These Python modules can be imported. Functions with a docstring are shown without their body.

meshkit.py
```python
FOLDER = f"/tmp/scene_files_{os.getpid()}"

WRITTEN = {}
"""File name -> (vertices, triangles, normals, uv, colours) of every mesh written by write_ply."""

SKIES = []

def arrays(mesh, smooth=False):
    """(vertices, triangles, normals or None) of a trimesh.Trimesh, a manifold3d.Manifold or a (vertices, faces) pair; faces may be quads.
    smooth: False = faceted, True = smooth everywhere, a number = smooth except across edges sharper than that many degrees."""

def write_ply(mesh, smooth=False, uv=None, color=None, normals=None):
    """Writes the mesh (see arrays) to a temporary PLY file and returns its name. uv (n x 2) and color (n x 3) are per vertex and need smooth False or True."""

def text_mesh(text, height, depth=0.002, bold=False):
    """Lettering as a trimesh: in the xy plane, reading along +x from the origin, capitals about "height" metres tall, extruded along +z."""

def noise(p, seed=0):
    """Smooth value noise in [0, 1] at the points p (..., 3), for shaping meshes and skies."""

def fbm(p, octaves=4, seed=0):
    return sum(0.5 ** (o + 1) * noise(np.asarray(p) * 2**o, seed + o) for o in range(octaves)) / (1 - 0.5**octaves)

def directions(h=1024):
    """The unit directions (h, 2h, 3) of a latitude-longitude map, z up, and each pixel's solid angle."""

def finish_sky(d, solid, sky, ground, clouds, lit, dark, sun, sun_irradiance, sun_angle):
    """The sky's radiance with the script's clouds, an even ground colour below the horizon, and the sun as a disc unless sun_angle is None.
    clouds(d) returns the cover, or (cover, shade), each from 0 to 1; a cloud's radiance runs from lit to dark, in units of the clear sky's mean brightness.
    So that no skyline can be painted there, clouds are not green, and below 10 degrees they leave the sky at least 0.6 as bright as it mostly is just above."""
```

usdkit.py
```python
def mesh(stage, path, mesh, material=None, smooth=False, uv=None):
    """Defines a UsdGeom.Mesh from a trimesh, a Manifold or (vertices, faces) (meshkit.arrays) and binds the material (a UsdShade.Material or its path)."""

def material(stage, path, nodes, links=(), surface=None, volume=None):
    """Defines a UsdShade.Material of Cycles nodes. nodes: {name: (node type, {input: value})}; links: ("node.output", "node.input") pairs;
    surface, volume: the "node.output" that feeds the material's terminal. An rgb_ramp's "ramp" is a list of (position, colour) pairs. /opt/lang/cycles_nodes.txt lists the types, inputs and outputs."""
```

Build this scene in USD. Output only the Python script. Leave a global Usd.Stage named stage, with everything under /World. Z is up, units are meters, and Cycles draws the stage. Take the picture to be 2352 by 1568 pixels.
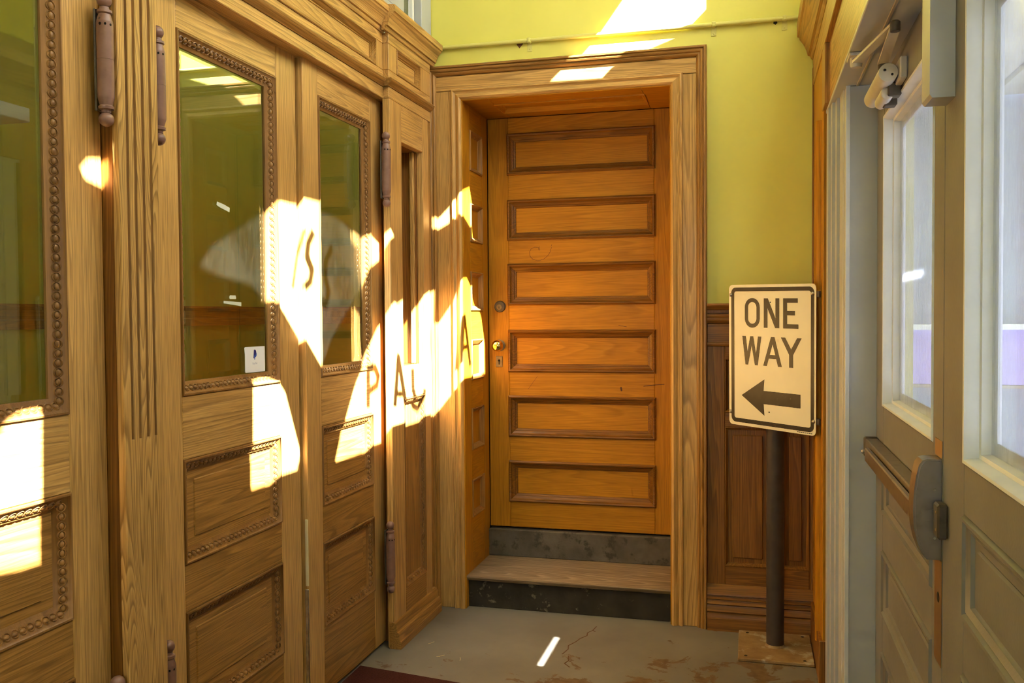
import math, random
import numpy as np
import trimesh
from shapely.geometry import Polygon, LineString
from shapely.ops import unary_union
import meshkit
import usdkit
from pxr import Usd, UsdGeom, UsdLux, UsdShade, Gf, Sdf, Vt

rng = random.Random(7)
stage = Usd.Stage.CreateInMemory()
UsdGeom.SetStageUpAxis(stage, UsdGeom.Tokens.z)
UsdGeom.SetStageMetersPerUnit(stage, 1.0)
W = UsdGeom.Xform.Define(stage, '/World')
stage.SetDefaultPrim(W.GetPrim())
UsdGeom.Scope.Define(stage, '/World/Looks')

# ------------------------------------------------------------------ camera, sky, sun, exposure
EXPOSURE = 1.0
SKY = 1.7
SUN = 20.0
HALL = 9.0  # strength of the fill light added in the hall
SUN_DIR = np.array([-1.0, 0.72, -1.2])          # the way the sunlight travels
CAM_H = 1.35


def cam_axes(yaw, pitch, roll):
    cy, sy, cp, sp, cr, sr = math.cos(yaw), math.sin(yaw), math.cos(pitch), math.sin(pitch), math.cos(roll), math.sin(roll)
    f = np.array([sy * cp, cy * cp, sp])
    r = np.array([cy, -sy, 0.0])
    u = np.cross(r, f)
    return cr * r + sr * u, -sr * r + cr * u, f


cam = UsdGeom.Camera.Define(stage, '/World/camera')
_r, _u, _f = cam_axes(*np.radians([-14.8, -1.65, -0.42]))
cam.AddTransformOp().Set(Gf.Matrix4d(*_r, 0, *_u, 0, *(-_f), 0, 0, 0, CAM_H, 1))
cam.CreateHorizontalApertureAttr(36.0)
cam.CreateVerticalApertureAttr(24.0)
cam.CreateFocalLengthAttr(36.0 * 2080 / 2352)
cam.CreateFStopAttr(0.0)
cam.CreateFocusDistanceAttr(3.5)
cam.CreateClippingRangeAttr(Gf.Vec2f(0.05, 1000))
cam.CreateExposureAttr(EXPOSURE)

dome = UsdLux.DomeLight.Define(stage, '/World/sky')
dome.CreateColorAttr(Gf.Vec3f(0.80, 0.90, 1.0))
dome.CreateIntensityAttr(SKY)

sun = UsdLux.DistantLight.Define(stage, '/World/sun')
sun.CreateColorAttr(Gf.Vec3f(1.0, 0.93, 0.80))
sun.CreateIntensityAttr(SUN)
sun.CreateAngleAttr(0.27)
sun.CreateNormalizeAttr(True)
_z = -SUN_DIR / np.linalg.norm(SUN_DIR)
_x = np.cross([0, 0, 1.0], _z); _x /= np.linalg.norm(_x)
_y = np.cross(_z, _x)
sun.AddTransformOp().Set(Gf.Matrix4d(*_x, 0, *_y, 0, *_z, 0, 0, 0, 8, 1))

# ------------------------------------------------------------------ materials
LOOK = {}


def mat(name, nodes, links, surface):
    LOOK[name] = usdkit.material(stage, '/World/Looks/' + name, nodes, links, surface=surface)
    return LOOK[name]


def wood(name, axis, dark, mid, light, ring=(4.5, 20.0), rough=0.36, contrast=1.0, stretch=0.045, fibre=0.45, dist=0.25, spec=0.4):
    """Oak: growth rings as contour lines of a noise stretched along the grain, pores and a slow drift of tone."""
    s = [1.0, 1.0, 1.0]; s['xyz'.index(axis)] = stretch
    s2 = [1.0, 1.0, 1.0]; s2['xyz'.index(axis)] = 0.03
    lerp = lambda a, b, t: tuple(a[i] * (1 - t) + b[i] * t for i in range(3))
    nodes = {
        'geo': ('geometry', {}), 'info': ('object_info', {}),
        'w': ('math', {'math_type': 'multiply', 'value2': 37.0}),
        'm1': ('mapping', {'scale': s}), 'm2': ('mapping', {'scale': s2}),
        'n1': ('noise_texture', {'dimensions': '4D', 'scale': ring[0], 'detail': 2.0, 'roughness': 0.45, 'distortion': dist}),
        'k': ('math', {'math_type': 'multiply', 'value2': ring[1]}),
        'f': ('math', {'math_type': 'fraction'}),
        'rr': ('rgb_ramp', {'ramp': [(0.0, lerp(mid, dark, 0.60 * contrast)), (0.10, lerp(mid, dark, 0.62 * contrast)), (0.30, lerp(mid, dark, 0.15 * contrast)), (0.55, mid), (0.88, light), (1.0, lerp(mid, dark, 0.55 * contrast))]}),
        'n2': ('noise_texture', {'dimensions': '4D', 'scale': 330.0, 'detail': 2.0, 'roughness': 0.6}),
        'p': ('map_range', {'from_min': 0.36, 'from_max': 0.56, 'to_min': 1.0 - 0.55 * fibre, 'to_max': 1.06, 'clamp': True}),
        'mul': ('mix', {'mix_type': 'multiply', 'fac': 1.0}),
        'n3': ('noise_texture', {'dimensions': '4D', 'scale': 2.2, 'detail': 3.0}),
        'q': ('map_range', {'from_min': 0.3, 'from_max': 0.7, 'to_min': 0.86, 'to_max': 1.10, 'clamp': True}),
        'mul2': ('mix', {'mix_type': 'multiply', 'fac': 1.0}),
        'b': ('bump', {'strength': 0.18, 'distance': 0.0012}),
        'rg': ('map_range', {'from_min': 0.3, 'from_max': 0.7, 'to_min': rough - 0.06, 'to_max': rough + 0.1}),
        's': ('principled_bsdf', {'specular_ior_level': spec}),
    }
    links = [('geo.position', 'm1.vector'), ('geo.position', 'm2.vector'), ('info.random', 'w.value1'), ('w.value', 'n1.w'), ('w.value', 'n2.w'), ('w.value', 'n3.w'),
             ('m1.vector', 'n1.vector'), ('m2.vector', 'n2.vector'), ('geo.position', 'n3.vector'), ('n1.fac', 'k.value1'), ('k.value', 'f.value1'), ('f.value', 'rr.fac'),
             ('n2.fac', 'p.value'), ('rr.color', 'mul.color1'), ('p.result', 'mul.color2'), ('n3.fac', 'q.value'), ('mul.color', 'mul2.color1'), ('q.result', 'mul2.color2'),
             ('mul2.color', 's.base_color'), ('p.result', 'b.height'), ('b.normal', 's.normal'), ('n3.fac', 'rg.value'), ('rg.result', 's.roughness')]
    return mat(name, nodes, links, 's.BSDF')


OAK = dict(dark=(0.120, 0.052, 0.014), mid=(0.55, 0.312, 0.094), light=(0.62, 0.368, 0.122))
OAKM = dict(dark=(0.070, 0.030, 0.007), mid=(0.36, 0.180, 0.044), light=(0.42, 0.215, 0.056))
ORANGE = dict(dark=(0.19, 0.070, 0.006), mid=(0.44, 0.190, 0.0085), light=(0.475, 0.212, 0.0105))
BROWN = dict(dark=(0.065, 0.022, 0.004), mid=(0.225, 0.085, 0.011), light=(0.28, 0.115, 0.018))
for a in 'xyz':
    wood('oak_' + a, a, **OAK, ring=(6.0, 50.0), contrast=0.62, stretch=0.035)
    wood('oak_fine_' + a, a, **OAK, ring=(7.0, 75.0), stretch=0.018, contrast=0.45, dist=0.35)
    wood('oak_darker_' + a, a, **OAKM, ring=(6.0, 50.0), contrast=0.6, stretch=0.035)  # darker oak; low on the glazed doors it carries the dimmer light
    wood('orange_' + a, a, **ORANGE, ring=(5.0, 48.0), contrast=0.36, rough=0.46, fibre=0.30, spec=0.25)
    wood('brown_' + a, a, **BROWN, ring=(6.0, 40.0), contrast=0.5, rough=0.42)
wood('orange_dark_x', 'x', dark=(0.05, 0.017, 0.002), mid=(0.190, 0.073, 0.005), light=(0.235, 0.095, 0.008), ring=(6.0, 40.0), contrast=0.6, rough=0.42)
wood('oak_figured_z', 'z', **OAK, ring=(8.0, 56.0), stretch=0.07, contrast=0.80, dist=0.35)
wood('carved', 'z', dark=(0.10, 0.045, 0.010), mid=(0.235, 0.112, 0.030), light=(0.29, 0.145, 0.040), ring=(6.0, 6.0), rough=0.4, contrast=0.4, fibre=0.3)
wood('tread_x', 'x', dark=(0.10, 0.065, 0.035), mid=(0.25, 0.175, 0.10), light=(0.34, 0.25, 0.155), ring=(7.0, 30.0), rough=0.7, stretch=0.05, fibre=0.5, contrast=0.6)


def paint(name, a, b, scale=3.0, rough=0.5, bump=0.1, spot=None, spots=(0.68, 0.72), spot_scale=30.0, bump_scale=120.0, spec=0.4):
    nodes = {
        'geo': ('geometry', {}),
        'n': ('noise_texture', {'scale': scale, 'detail': 5.0, 'roughness': 0.6}),
        'r': ('rgb_ramp', {'ramp': [(0.3, a), (0.7, b)]}),
        'n2': ('noise_texture', {'scale': bump_scale, 'detail': 3.0}),
        'b': ('bump', {'strength': bump, 'distance': 0.003}),
        's': ('principled_bsdf', {'roughness': rough, 'specular_ior_level': spec}),
    }
    links = [('geo.position', 'n.vector'), ('geo.position', 'n2.vector'), ('n.fac', 'r.fac'), ('n2.fac', 'b.height'), ('b.normal', 's.normal')]
    if spot is None:
        links.append(('r.color', 's.base_color'))
    else:
        nodes |= {'n4': ('noise_texture', {'scale': spot_scale, 'detail': 6.0, 'roughness': 0.65}), 't': ('map_range', {'from_min': spots[0], 'from_max': spots[1], 'clamp': True}),
                  'x': ('mix', {'color2': spot})}
        links += [('geo.position', 'n4.vector'), ('n4.fac', 't.value'), ('t.result', 'x.fac'), ('r.color', 'x.color1'), ('x.color', 's.base_color')]
    return mat(name, nodes, links, 's.BSDF')


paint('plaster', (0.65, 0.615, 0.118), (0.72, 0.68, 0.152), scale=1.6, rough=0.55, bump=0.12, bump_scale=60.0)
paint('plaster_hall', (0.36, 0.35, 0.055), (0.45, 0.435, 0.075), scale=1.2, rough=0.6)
paint('ceiling_paint', (0.62, 0.60, 0.40), (0.68, 0.66, 0.46), scale=1.0, rough=0.8)
paint('grey_paint', (0.42, 0.425, 0.44), (0.49, 0.495, 0.51), scale=4.0, rough=0.45, bump=0.12, spot=(0.26, 0.19, 0.12), spots=(0.73, 0.745), spot_scale=14.0)
paint('door_paint', (0.178, 0.172, 0.165), (0.228, 0.220, 0.212), scale=5.0, rough=0.5, bump=0.15, spot=(0.30, 0.21, 0.12), spots=(0.715, 0.735), spot_scale=11.0)
paint('white_paint', (0.62, 0.65, 0.70), (0.74, 0.76, 0.80), scale=6.0, rough=0.45, bump=0.1, spot=(0.30, 0.27, 0.24), spots=(0.74, 0.75), spot_scale=25.0)
paint('transom_paint', (0.40, 0.43, 0.47), (0.46, 0.49, 0.53), scale=4.0, rough=0.5)
paint('cream_paint', (0.38, 0.33, 0.25), (0.44, 0.385, 0.30), scale=6.0, rough=0.5)
paint('conduit_paint', (0.60, 0.565, 0.16), (0.66, 0.62, 0.19), scale=8.0, rough=0.4)
paint('riser_paint', (0.020, 0.017, 0.012), (0.048, 0.040, 0.030), scale=9.0, rough=0.62, bump=0.3, spec=0.2, spot=(0.17, 0.14, 0.10), spots=(0.59, 0.66), spot_scale=22.0)
paint('threshold_stone', (0.065, 0.056, 0.042), (0.13, 0.115, 0.09), scale=9.0, rough=0.7, bump=0.3, spot=(0.045, 0.038, 0.03), spots=(0.55, 0.63), spot_scale=16.0)
paint('mat_fabric', (0.035, 0.010, 0.008), (0.075, 0.022, 0.018), scale=160.0, rough=0.95, bump=0.6, bump_scale=420.0, spec=0.1)
paint('bronze', (0.19, 0.098, 0.070), (0.25, 0.135, 0.098), scale=25.0, rough=0.36, bump=0.04, spot=(0.06, 0.045, 0.04), spots=(0.68, 0.72), spot_scale=34.0)
paint('sign_white', (0.74, 0.69, 0.52), (0.80, 0.75, 0.58), scale=5.0, rough=0.30, bump=0.06, bump_scale=9.0, spec=0.4, spot=(0.62, 0.54, 0.36), spots=(0.66, 0.76), spot_scale=9.0)
paint('sign_black', (0.018, 0.016, 0.013), (0.032, 0.028, 0.022), scale=20.0, rough=0.30, bump=0.06, bump_scale=9.0, spec=0.35, spot=(0.10, 0.085, 0.06), spots=(0.63, 0.74), spot_scale=60.0)
paint('pole_paint', (0.040, 0.030, 0.026), (0.060, 0.046, 0.040), scale=30.0, rough=0.5, bump=0.08)
paint('plate_rust', (0.20, 0.115, 0.045), (0.33, 0.22, 0.10), scale=14.0, rough=0.65, bump=0.2, spot=(0.42, 0.36, 0.25), spots=(0.56, 0.66), spot_scale=12.0)
paint('dark_metal', (0.05, 0.04, 0.032), (0.10, 0.08, 0.06), scale=40.0, rough=0.45)
paint('old_brass', (0.16, 0.11, 0.05), (0.24, 0.17, 0.08), scale=60.0, rough=0.5)
paint('flat_black', (0.010, 0.008, 0.006), (0.016, 0.012, 0.010), rough=0.8)  # plain black for holes, keyways, small fittings and the door backing
paint('scratch_ink', (0.085, 0.030, 0.006), (0.11, 0.04, 0.008), rough=0.6)
paint('straw_dry', (0.58, 0.48, 0.25), (0.68, 0.58, 0.33), rough=0.7)
paint('sticker_white', (0.80, 0.83, 0.86), (0.84, 0.87, 0.90), rough=0.35)
paint('logo_navy', (0.005, 0.020, 0.19), (0.006, 0.024, 0.22), rough=0.35)
paint('logo_blue', (0.006, 0.10, 0.50), (0.008, 0.12, 0.55), rough=0.35)
paint('print_pale', (0.50, 0.55, 0.68), (0.53, 0.58, 0.70), rough=0.4)
paint('tape_white', (0.62, 0.66, 0.52), (0.70, 0.74, 0.60), rough=0.6)
paint('closer_paint', (0.50, 0.45, 0.39), (0.58, 0.53, 0.47), scale=12.0, rough=0.35, spot=(0.12, 0.095, 0.07), spots=(0.70, 0.76), spot_scale=30.0)
mat('sun_mask_film', {'d': ('diffuse_bsdf', {'color': (0.70, 0.70, 0.68)}), 't': ('translucent_bsdf', {'color': (0.80, 0.79, 0.75)}), 'm': ('mix_closure', {'fac': 0.60})}, [('d.BSDF', 'm.closure1'), ('t.BSDF', 'm.closure2')], 'm.closure')  # added translucent film, also brightens the upper walls
paint('paving', (0.075, 0.075, 0.078), (0.11, 0.11, 0.115), scale=2.0, rough=0.9)
paint('porch_plaster', (0.26, 0.29, 0.40), (0.36, 0.40, 0.52), scale=1.5, rough=0.9)
paint('purple_paint', (0.42, 0.36, 0.80), (0.50, 0.44, 0.86), scale=3.0, rough=0.7)
paint('street_stone', (0.20, 0.195, 0.20), (0.26, 0.255, 0.26), scale=0.7, rough=0.9)
paint('shade_board', (0.30, 0.28, 0.26), (0.38, 0.36, 0.33), scale=3.0, rough=0.8)


def metal(name, color, rough):
    return mat(name, {'geo': ('geometry', {}), 'n': ('noise_texture', {'scale': 40.0, 'detail': 4.0}), 'r': ('map_range', {'from_min': 0.3, 'from_max': 0.7, 'to_min': rough * 0.92, 'to_max': rough * 1.1}),
                      's': ('principled_bsdf', {'base_color': color, 'metallic': 1.0})}, [('geo.position', 'n.vector'), ('n.fac', 'r.value'), ('r.result', 's.roughness')], 's.BSDF')


metal('polished_brass', (0.85, 0.60, 0.22), 0.13)
metal('satin_bronze', (0.32, 0.285, 0.25), 0.36)
metal('edge_brass', (0.42, 0.29, 0.16), 0.42)
metal('galvanised', (0.62, 0.64, 0.66), 0.28)
metal('screw_steel', (0.45, 0.42, 0.38), 0.35)

# floor: worn grey paint over a brown screed, chipped in patches
mat('floor_paint', {
    'geo': ('geometry', {}),
    'n': ('noise_texture', {'scale': 2.5, 'detail': 5.0, 'roughness': 0.6}),
    'r': ('rgb_ramp', {'ramp': [(0.3, (0.150, 0.135, 0.108)), (0.7, (0.205, 0.187, 0.152))]}),
    'n4': ('noise_texture', {'scale': 7.0, 'detail': 8.0, 'roughness': 0.68, 'distortion': 0.5}),
    'nl': ('noise_texture', {'scale': 1.1, 'detail': 2.0}),
    'sep': ('separate_xyz', {}),
    'gx': ('map_range', {'from_min': -1.1, 'from_max': 0.2, 'to_min': -0.11, 'to_max': 0.06, 'clamp': True}),
    'gy': ('map_range', {'from_min': 3.25, 'from_max': 3.8, 'to_min': 0.09, 'to_max': -0.06, 'clamp': True}),
    'ad': ('math', {'math_type': 'add'}), 'ad2': ('math', {'math_type': 'add'}),
    't': ('map_range', {'from_min': 0.585, 'from_max': 0.60, 'clamp': True}),
    'nb': ('noise_texture', {'scale': 30.0, 'detail': 5.0}),
    'br': ('rgb_ramp', {'ramp': [(0.3, (0.105, 0.062, 0.030)), (0.7, (0.165, 0.105, 0.055))]}),
    'x': ('mix', {}),
    'n5': ('noise_texture', {'scale': 55.0, 'detail': 4.0, 'roughness': 0.7}), 't5': ('map_range', {'from_min': 0.685, 'from_max': 0.70, 'clamp': True}), 'x5': ('mix', {'color2': (0.13, 0.075, 0.04)}),
    'bh': ('math', {'math_type': 'multiply', 'value2': -1.0}), 'n6': ('noise_texture', {'scale': 260.0, 'detail': 3.0}), 'bh2': ('math', {'math_type': 'add'}),
    'b': ('bump', {'strength': 0.35, 'distance': 0.0015}),
    's': ('principled_bsdf', {'roughness': 0.62, 'specular_ior_level': 0.35}),
}, [('geo.position', 'n.vector'), ('geo.position', 'n4.vector'), ('geo.position', 'nb.vector'), ('geo.position', 'n5.vector'), ('geo.position', 'n6.vector'), ('n.fac', 'r.fac'), ('geo.position', 'sep.vector'), ('sep.x', 'gx.value'), ('sep.y', 'gy.value'),
    ('n4.fac', 'ad.value1'), ('gx.result', 'ad.value2'), ('ad.value', 'ad2.value1'), ('gy.result', 'ad2.value2'), ('ad2.value', 't.value'), ('nb.fac', 'br.fac'),
    ('t.result', 'x.fac'), ('r.color', 'x.color1'), ('br.color', 'x.color2'), ('n5.fac', 't5.value'), ('t5.result', 'x5.fac'), ('x.color', 'x5.color1'), ('x5.color', 's.base_color'),
    ('t.result', 'bh.value1'), ('bh.value', 'bh2.value1'), ('n6.fac', 'bh2.value2'), ('bh2.value', 'b.height'), ('b.normal', 's.normal')], 's.BSDF')


def pane_glass(name, tint, dust, dust_color, streak=0.0, reflect=0.05, trans=0.5, rough=0.0):
    """A window pane: see-through, mirrored more at a glance (Schlick), with a film of dust on it that catches light from both sides."""
    nodes = {
        'geo': ('geometry', {}),
        'd': ('vector_math', {'math_type': 'dot_product'}), 'a': ('math', {'math_type': 'absolute'}),
        'o': ('math', {'math_type': 'subtract', 'value1': 1.0, 'use_clamp': True}), 'p5': ('math', {'math_type': 'power', 'value2': 5.0}),
        'f': ('map_range', {'from_min': 0.0, 'from_max': 1.0, 'to_min': reflect, 'to_max': 1.0, 'clamp': True}),
        't': ('transparent_bsdf', {'color': tint}), 'g': ('glossy_bsdf', {'color': (1, 1, 1), 'roughness': rough}),
        'm': ('mix_closure', {}),
        'mp': ('mapping', {'scale': (1.0, 1.0, 0.30)}), 'n': ('noise_texture', {'scale': 60.0, 'detail': 6.0, 'roughness': 0.7}), 'n2': ('noise_texture', {'scale': 4.0, 'detail': 3.0}),
        'nm': ('math', {'math_type': 'add'}),
        'dr': ('map_range', {'from_min': 0.75, 'from_max': 1.3, 'to_min': dust * (1 - streak), 'to_max': dust * (1 + streak), 'clamp': True}),
        'df': ('diffuse_bsdf', {'color': dust_color}), 'tl': ('translucent_bsdf', {'color': dust_color}), 'dm': ('mix_closure', {'fac': trans}),
        'out': ('mix_closure', {}),
    }
    links = [('geo.normal', 'd.vector1'), ('geo.incoming', 'd.vector2'), ('d.value', 'a.value1'), ('a.value', 'o.value2'), ('o.value', 'p5.value1'), ('p5.value', 'f.value'),
             ('f.result', 'm.fac'), ('t.BSDF', 'm.closure1'), ('g.BSDF', 'm.closure2'), ('geo.position', 'mp.vector'), ('mp.vector', 'n.vector'), ('geo.position', 'n2.vector'),
             ('n.fac', 'nm.value1'), ('n2.fac', 'nm.value2'), ('nm.value', 'dr.value'), ('dr.result', 'out.fac'), ('df.BSDF', 'dm.closure1'), ('tl.BSDF', 'dm.closure2'),
             ('m.closure', 'out.closure1'), ('dm.closure', 'out.closure2')]
    return mat(name, nodes, links, 'out.closure')


pane_glass('hall_glass', (0.88, 0.93, 0.84), 0.005, (0.75, 0.75, 0.62), streak=0.7, reflect=0.095, trans=0.3)
pane_glass('street_glass', (0.92, 0.95, 1.0), 0.13, (0.62, 0.71, 0.95), streak=0.9, reflect=0.02, trans=0.55, rough=0.14)
pane_glass('clear_glass', (0.97, 0.98, 0.98), 0.02, (0.8, 0.8, 0.8), streak=0.3, reflect=0.03)

# ------------------------------------------------------------------ geometry helpers
class Frame:
    """A plane's own axes: u along it, v up, w out of it."""
    def __init__(self, o, u, v, n):
        self.o, self.m = np.array(o, float), np.array([u, v, n], float)

    def __call__(self, p):
        return self.o + np.asarray(p, float) @ self.m


def LW(x): return Frame((x, 0, 0), (0, 1, 0), (0, 0, 1), (1, 0, 0))        # left wall: u = y
def BW(y): return Frame((0, y, 0), (1, 0, 0), (0, 0, 1), (0, -1, 0))       # back wall: u = x
def RW(x): return Frame((x, 0, 0), (0, -1, 0), (0, 0, 1), (-1, 0, 0))      # right wall: u = -y
FLOOR = Frame((0, 0, 0), (1, 0, 0), (0, 1, 0), (0, 0, 1))


def T(v, f): return trimesh.Trimesh(np.asarray(v, float), np.asarray(f, int), process=False)
def join(ms): return trimesh.util.concatenate([m for m in ms if m is not None])


def fbox(F, u0, u1, v0, v1, w0, w1, bev=0.0022):
    """A box with chamfered edges in a frame's axes."""
    lo, hi = np.array([min(u0, u1), min(v0, v1), min(w0, w1)]), np.array([max(u0, u1), max(v0, v1), max(w0, w1)])
    b = min(bev, 0.45 * (hi - lo).min())
    if b <= 0:
        return T(F([[x, y, z] for x in (lo[0], hi[0]) for y in (lo[1], hi[1]) for z in (lo[2], hi[2])]), trimesh.creation.box().faces)
    pts = []
    for k in np.ndindex(2, 2, 2):
        c = np.where(np.array(k), hi, lo); s = np.where(np.array(k), -1, 1) * b
        for a in range(3):
            d = s.copy(); d[a] = 0
            pts.append(c + d)
    h = trimesh.Trimesh(np.array(pts)).convex_hull
    return T(F(h.vertices), h.faces)


def _loops(loops, closed_profile=True, closed_path=True, flip=False):
    n, k = len(loops), len(loops[0])
    v = np.vstack(loops); f = []
    for i in range(n if closed_profile else n - 1):
        j = (i + 1) % n
        for a in range(k if closed_path else k - 1):
            b = (a + 1) % k
            q = [i * k + a, i * k + b, j * k + b, j * k + a]
            f += [[q[0], q[1], q[2]], [q[0], q[2], q[3]]]
    f = np.array(f)
    return v, f[:, ::-1] if flip else f


def fsweep(F, u0, u1, v0, v1, prof, back=None):
    """A moulding run round a rectangle with mitred corners; prof = (inset, w) from outside to inside."""
    p = list(prof)
    if back is not None:
        p = p + [(p[-1][0], back), (p[0][0], back)]
    loops = [[(u0 + i, v0 + i, w), (u1 - i, v0 + i, w), (u1 - i, v1 - i, w), (u0 + i, v1 - i, w)] for i, w in p]
    v, f = _loops([np.array(l, float) for l in loops], closed_profile=back is not None)
    return T(F(v), f)


def fdoor(F, u0, u1, v0, v1, prof, back):
    """The same round three sides of a doorway, open at the floor: left, head and right piece, mitred."""
    p = list(prof) + [(prof[-1][0], back), (prof[0][0], back)]
    loops = [[(u0 + i, v0, w), (u0 + i, v1 - i, w), (u1 - i, v1 - i, w), (u1 - i, v0, w)] for i, w in p]
    out = []
    for k in range(3):
        v, f = _loops([np.array(l[k:k + 2], float) for l in loops], closed_path=False, flip=True)
        out.append(T(F(v), f))
    return out


def run(F, axis, a0, a1, prof):
    """A closed profile drawn straight along u ('u', prof = (v, w)) or v ('v', prof = (u, w))."""
    pg = Polygon(prof)
    if not pg.exterior.is_ccw:
        prof = prof[::-1]
    v2, f2 = trimesh.creation.triangulate_polygon(Polygon(prof), engine='earcut')
    n = len(prof)
    put = (lambda a, q: (a, q[0], q[1])) if axis == 'u' else (lambda a, q: (q[0], a, q[1]))
    V = [put(a0, q) for q in prof] + [put(a1, q) for q in prof]
    f = []
    for i in range(n):
        j = (i + 1) % n
        f += [[i, j, n + j], [i, n + j, n + i]]
    V += [put(a0, q) for q in v2] + [put(a1, q) for q in v2]
    b = 2 * n
    f = np.vstack([np.array(f), np.asarray(f2)[:, ::-1] + b, np.asarray(f2) + b + len(v2)])
    m = T(F(V), f)
    if m.volume < 0:
        m.faces = m.faces[:, ::-1]
    return m


def lathe(prof, at=(0, 0, 0), axis='z', n=20):
    """prof = (radius, height) pairs; closed at both ends."""
    a = np.arange(n) * 2 * math.pi / n
    loops = [np.stack([r * np.cos(a), r * np.sin(a), np.full(n, h)], 1) for r, h in prof]
    v, f = _loops(loops, closed_profile=False)
    k = len(v); v = np.vstack([v, [[0, 0, prof[0][1]], [0, 0, prof[-1][1]]]])
    b = (len(prof) - 1) * n
    f = np.vstack([f, [[k, (i + 1) % n, i] for i in range(n)], [[k + 1, b + i, b + (i + 1) % n] for i in range(n)]])
    if axis == 'y': v = v[:, [0, 2, 1]] * [1, 1, 1]; f = f[:, ::-1]
    if axis == '-y': v = v[:, [0, 2, 1]] * [1, -1, 1]
    if axis == '-x': v = v[:, [2, 1, 0]] * [-1, 1, 1]
    m = T(v + np.array(at), f)
    if m.volume < 0: m.faces = m.faces[:, ::-1]
    return m


def ball(c, r, n=2):
    m = trimesh.creation.icosphere(n, r); m.apply_translation(c); return m


def tube(pts, r, n=12):
    pts = np.array(pts, float); a = np.arange(n) * 2 * math.pi / n; loops = []
    for i in range(len(pts)):
        t = pts[min(i + 1, len(pts) - 1)] - pts[max(i - 1, 0)]; t /= np.linalg.norm(t)
        s = np.cross(t, [0, 0, 1.0]) if abs(t[2]) < 0.9 else np.cross(t, [1.0, 0, 0]); s /= np.linalg.norm(s)
        q = np.cross(t, s)
        loops.append(pts[i] + r * (np.cos(a)[:, None] * s + np.sin(a)[:, None] * q))
    v, f = _loops(loops, closed_profile=False)
    k = len(v); v = np.vstack([v, pts[:1], pts[-1:]]); b = (len(pts) - 1) * n
    f = np.vstack([f, [[k, (i + 1) % n, i] for i in range(n)], [[k + 1, b + i, b + (i + 1) % n] for i in range(n)]])
    m = T(v, f)
    if m.volume < 0: m.faces = m.faces[:, ::-1]
    return m


def flat(F, shape, w0, w1):
    """A shapely polygon of the frame's u, v plane, given thickness from w0 to w1."""
    ms = []
    for g in getattr(shape, 'geoms', [shape]):
        m = trimesh.creation.extrude_polygon(g, w1 - w0, engine='earcut')
        ms.append(T(F(np.array(m.vertices) + [0, 0, w0]), m.faces))
    return join(ms)


# a half egg (long axis u) for the carved mouldings
_eg = trimesh.creation.icosphere(1); _eg = _eg.slice_plane([0, 0, -0.15], [0, 0, 1])
EGG_V, EGG_F = np.array(_eg.vertices), np.array(_eg.faces)


_ra = np.arange(12) * 2 * math.pi / 12
RING_V, RING_F = _loops([np.stack([ru * np.cos(_ra), rv * np.sin(_ra), np.full(12, h)], 1) for ru, rv, h in ((.40, .24, 0.0), (.455, .31, .09), (.50, .40, 0.0))], closed_profile=False, flip=True)


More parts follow.
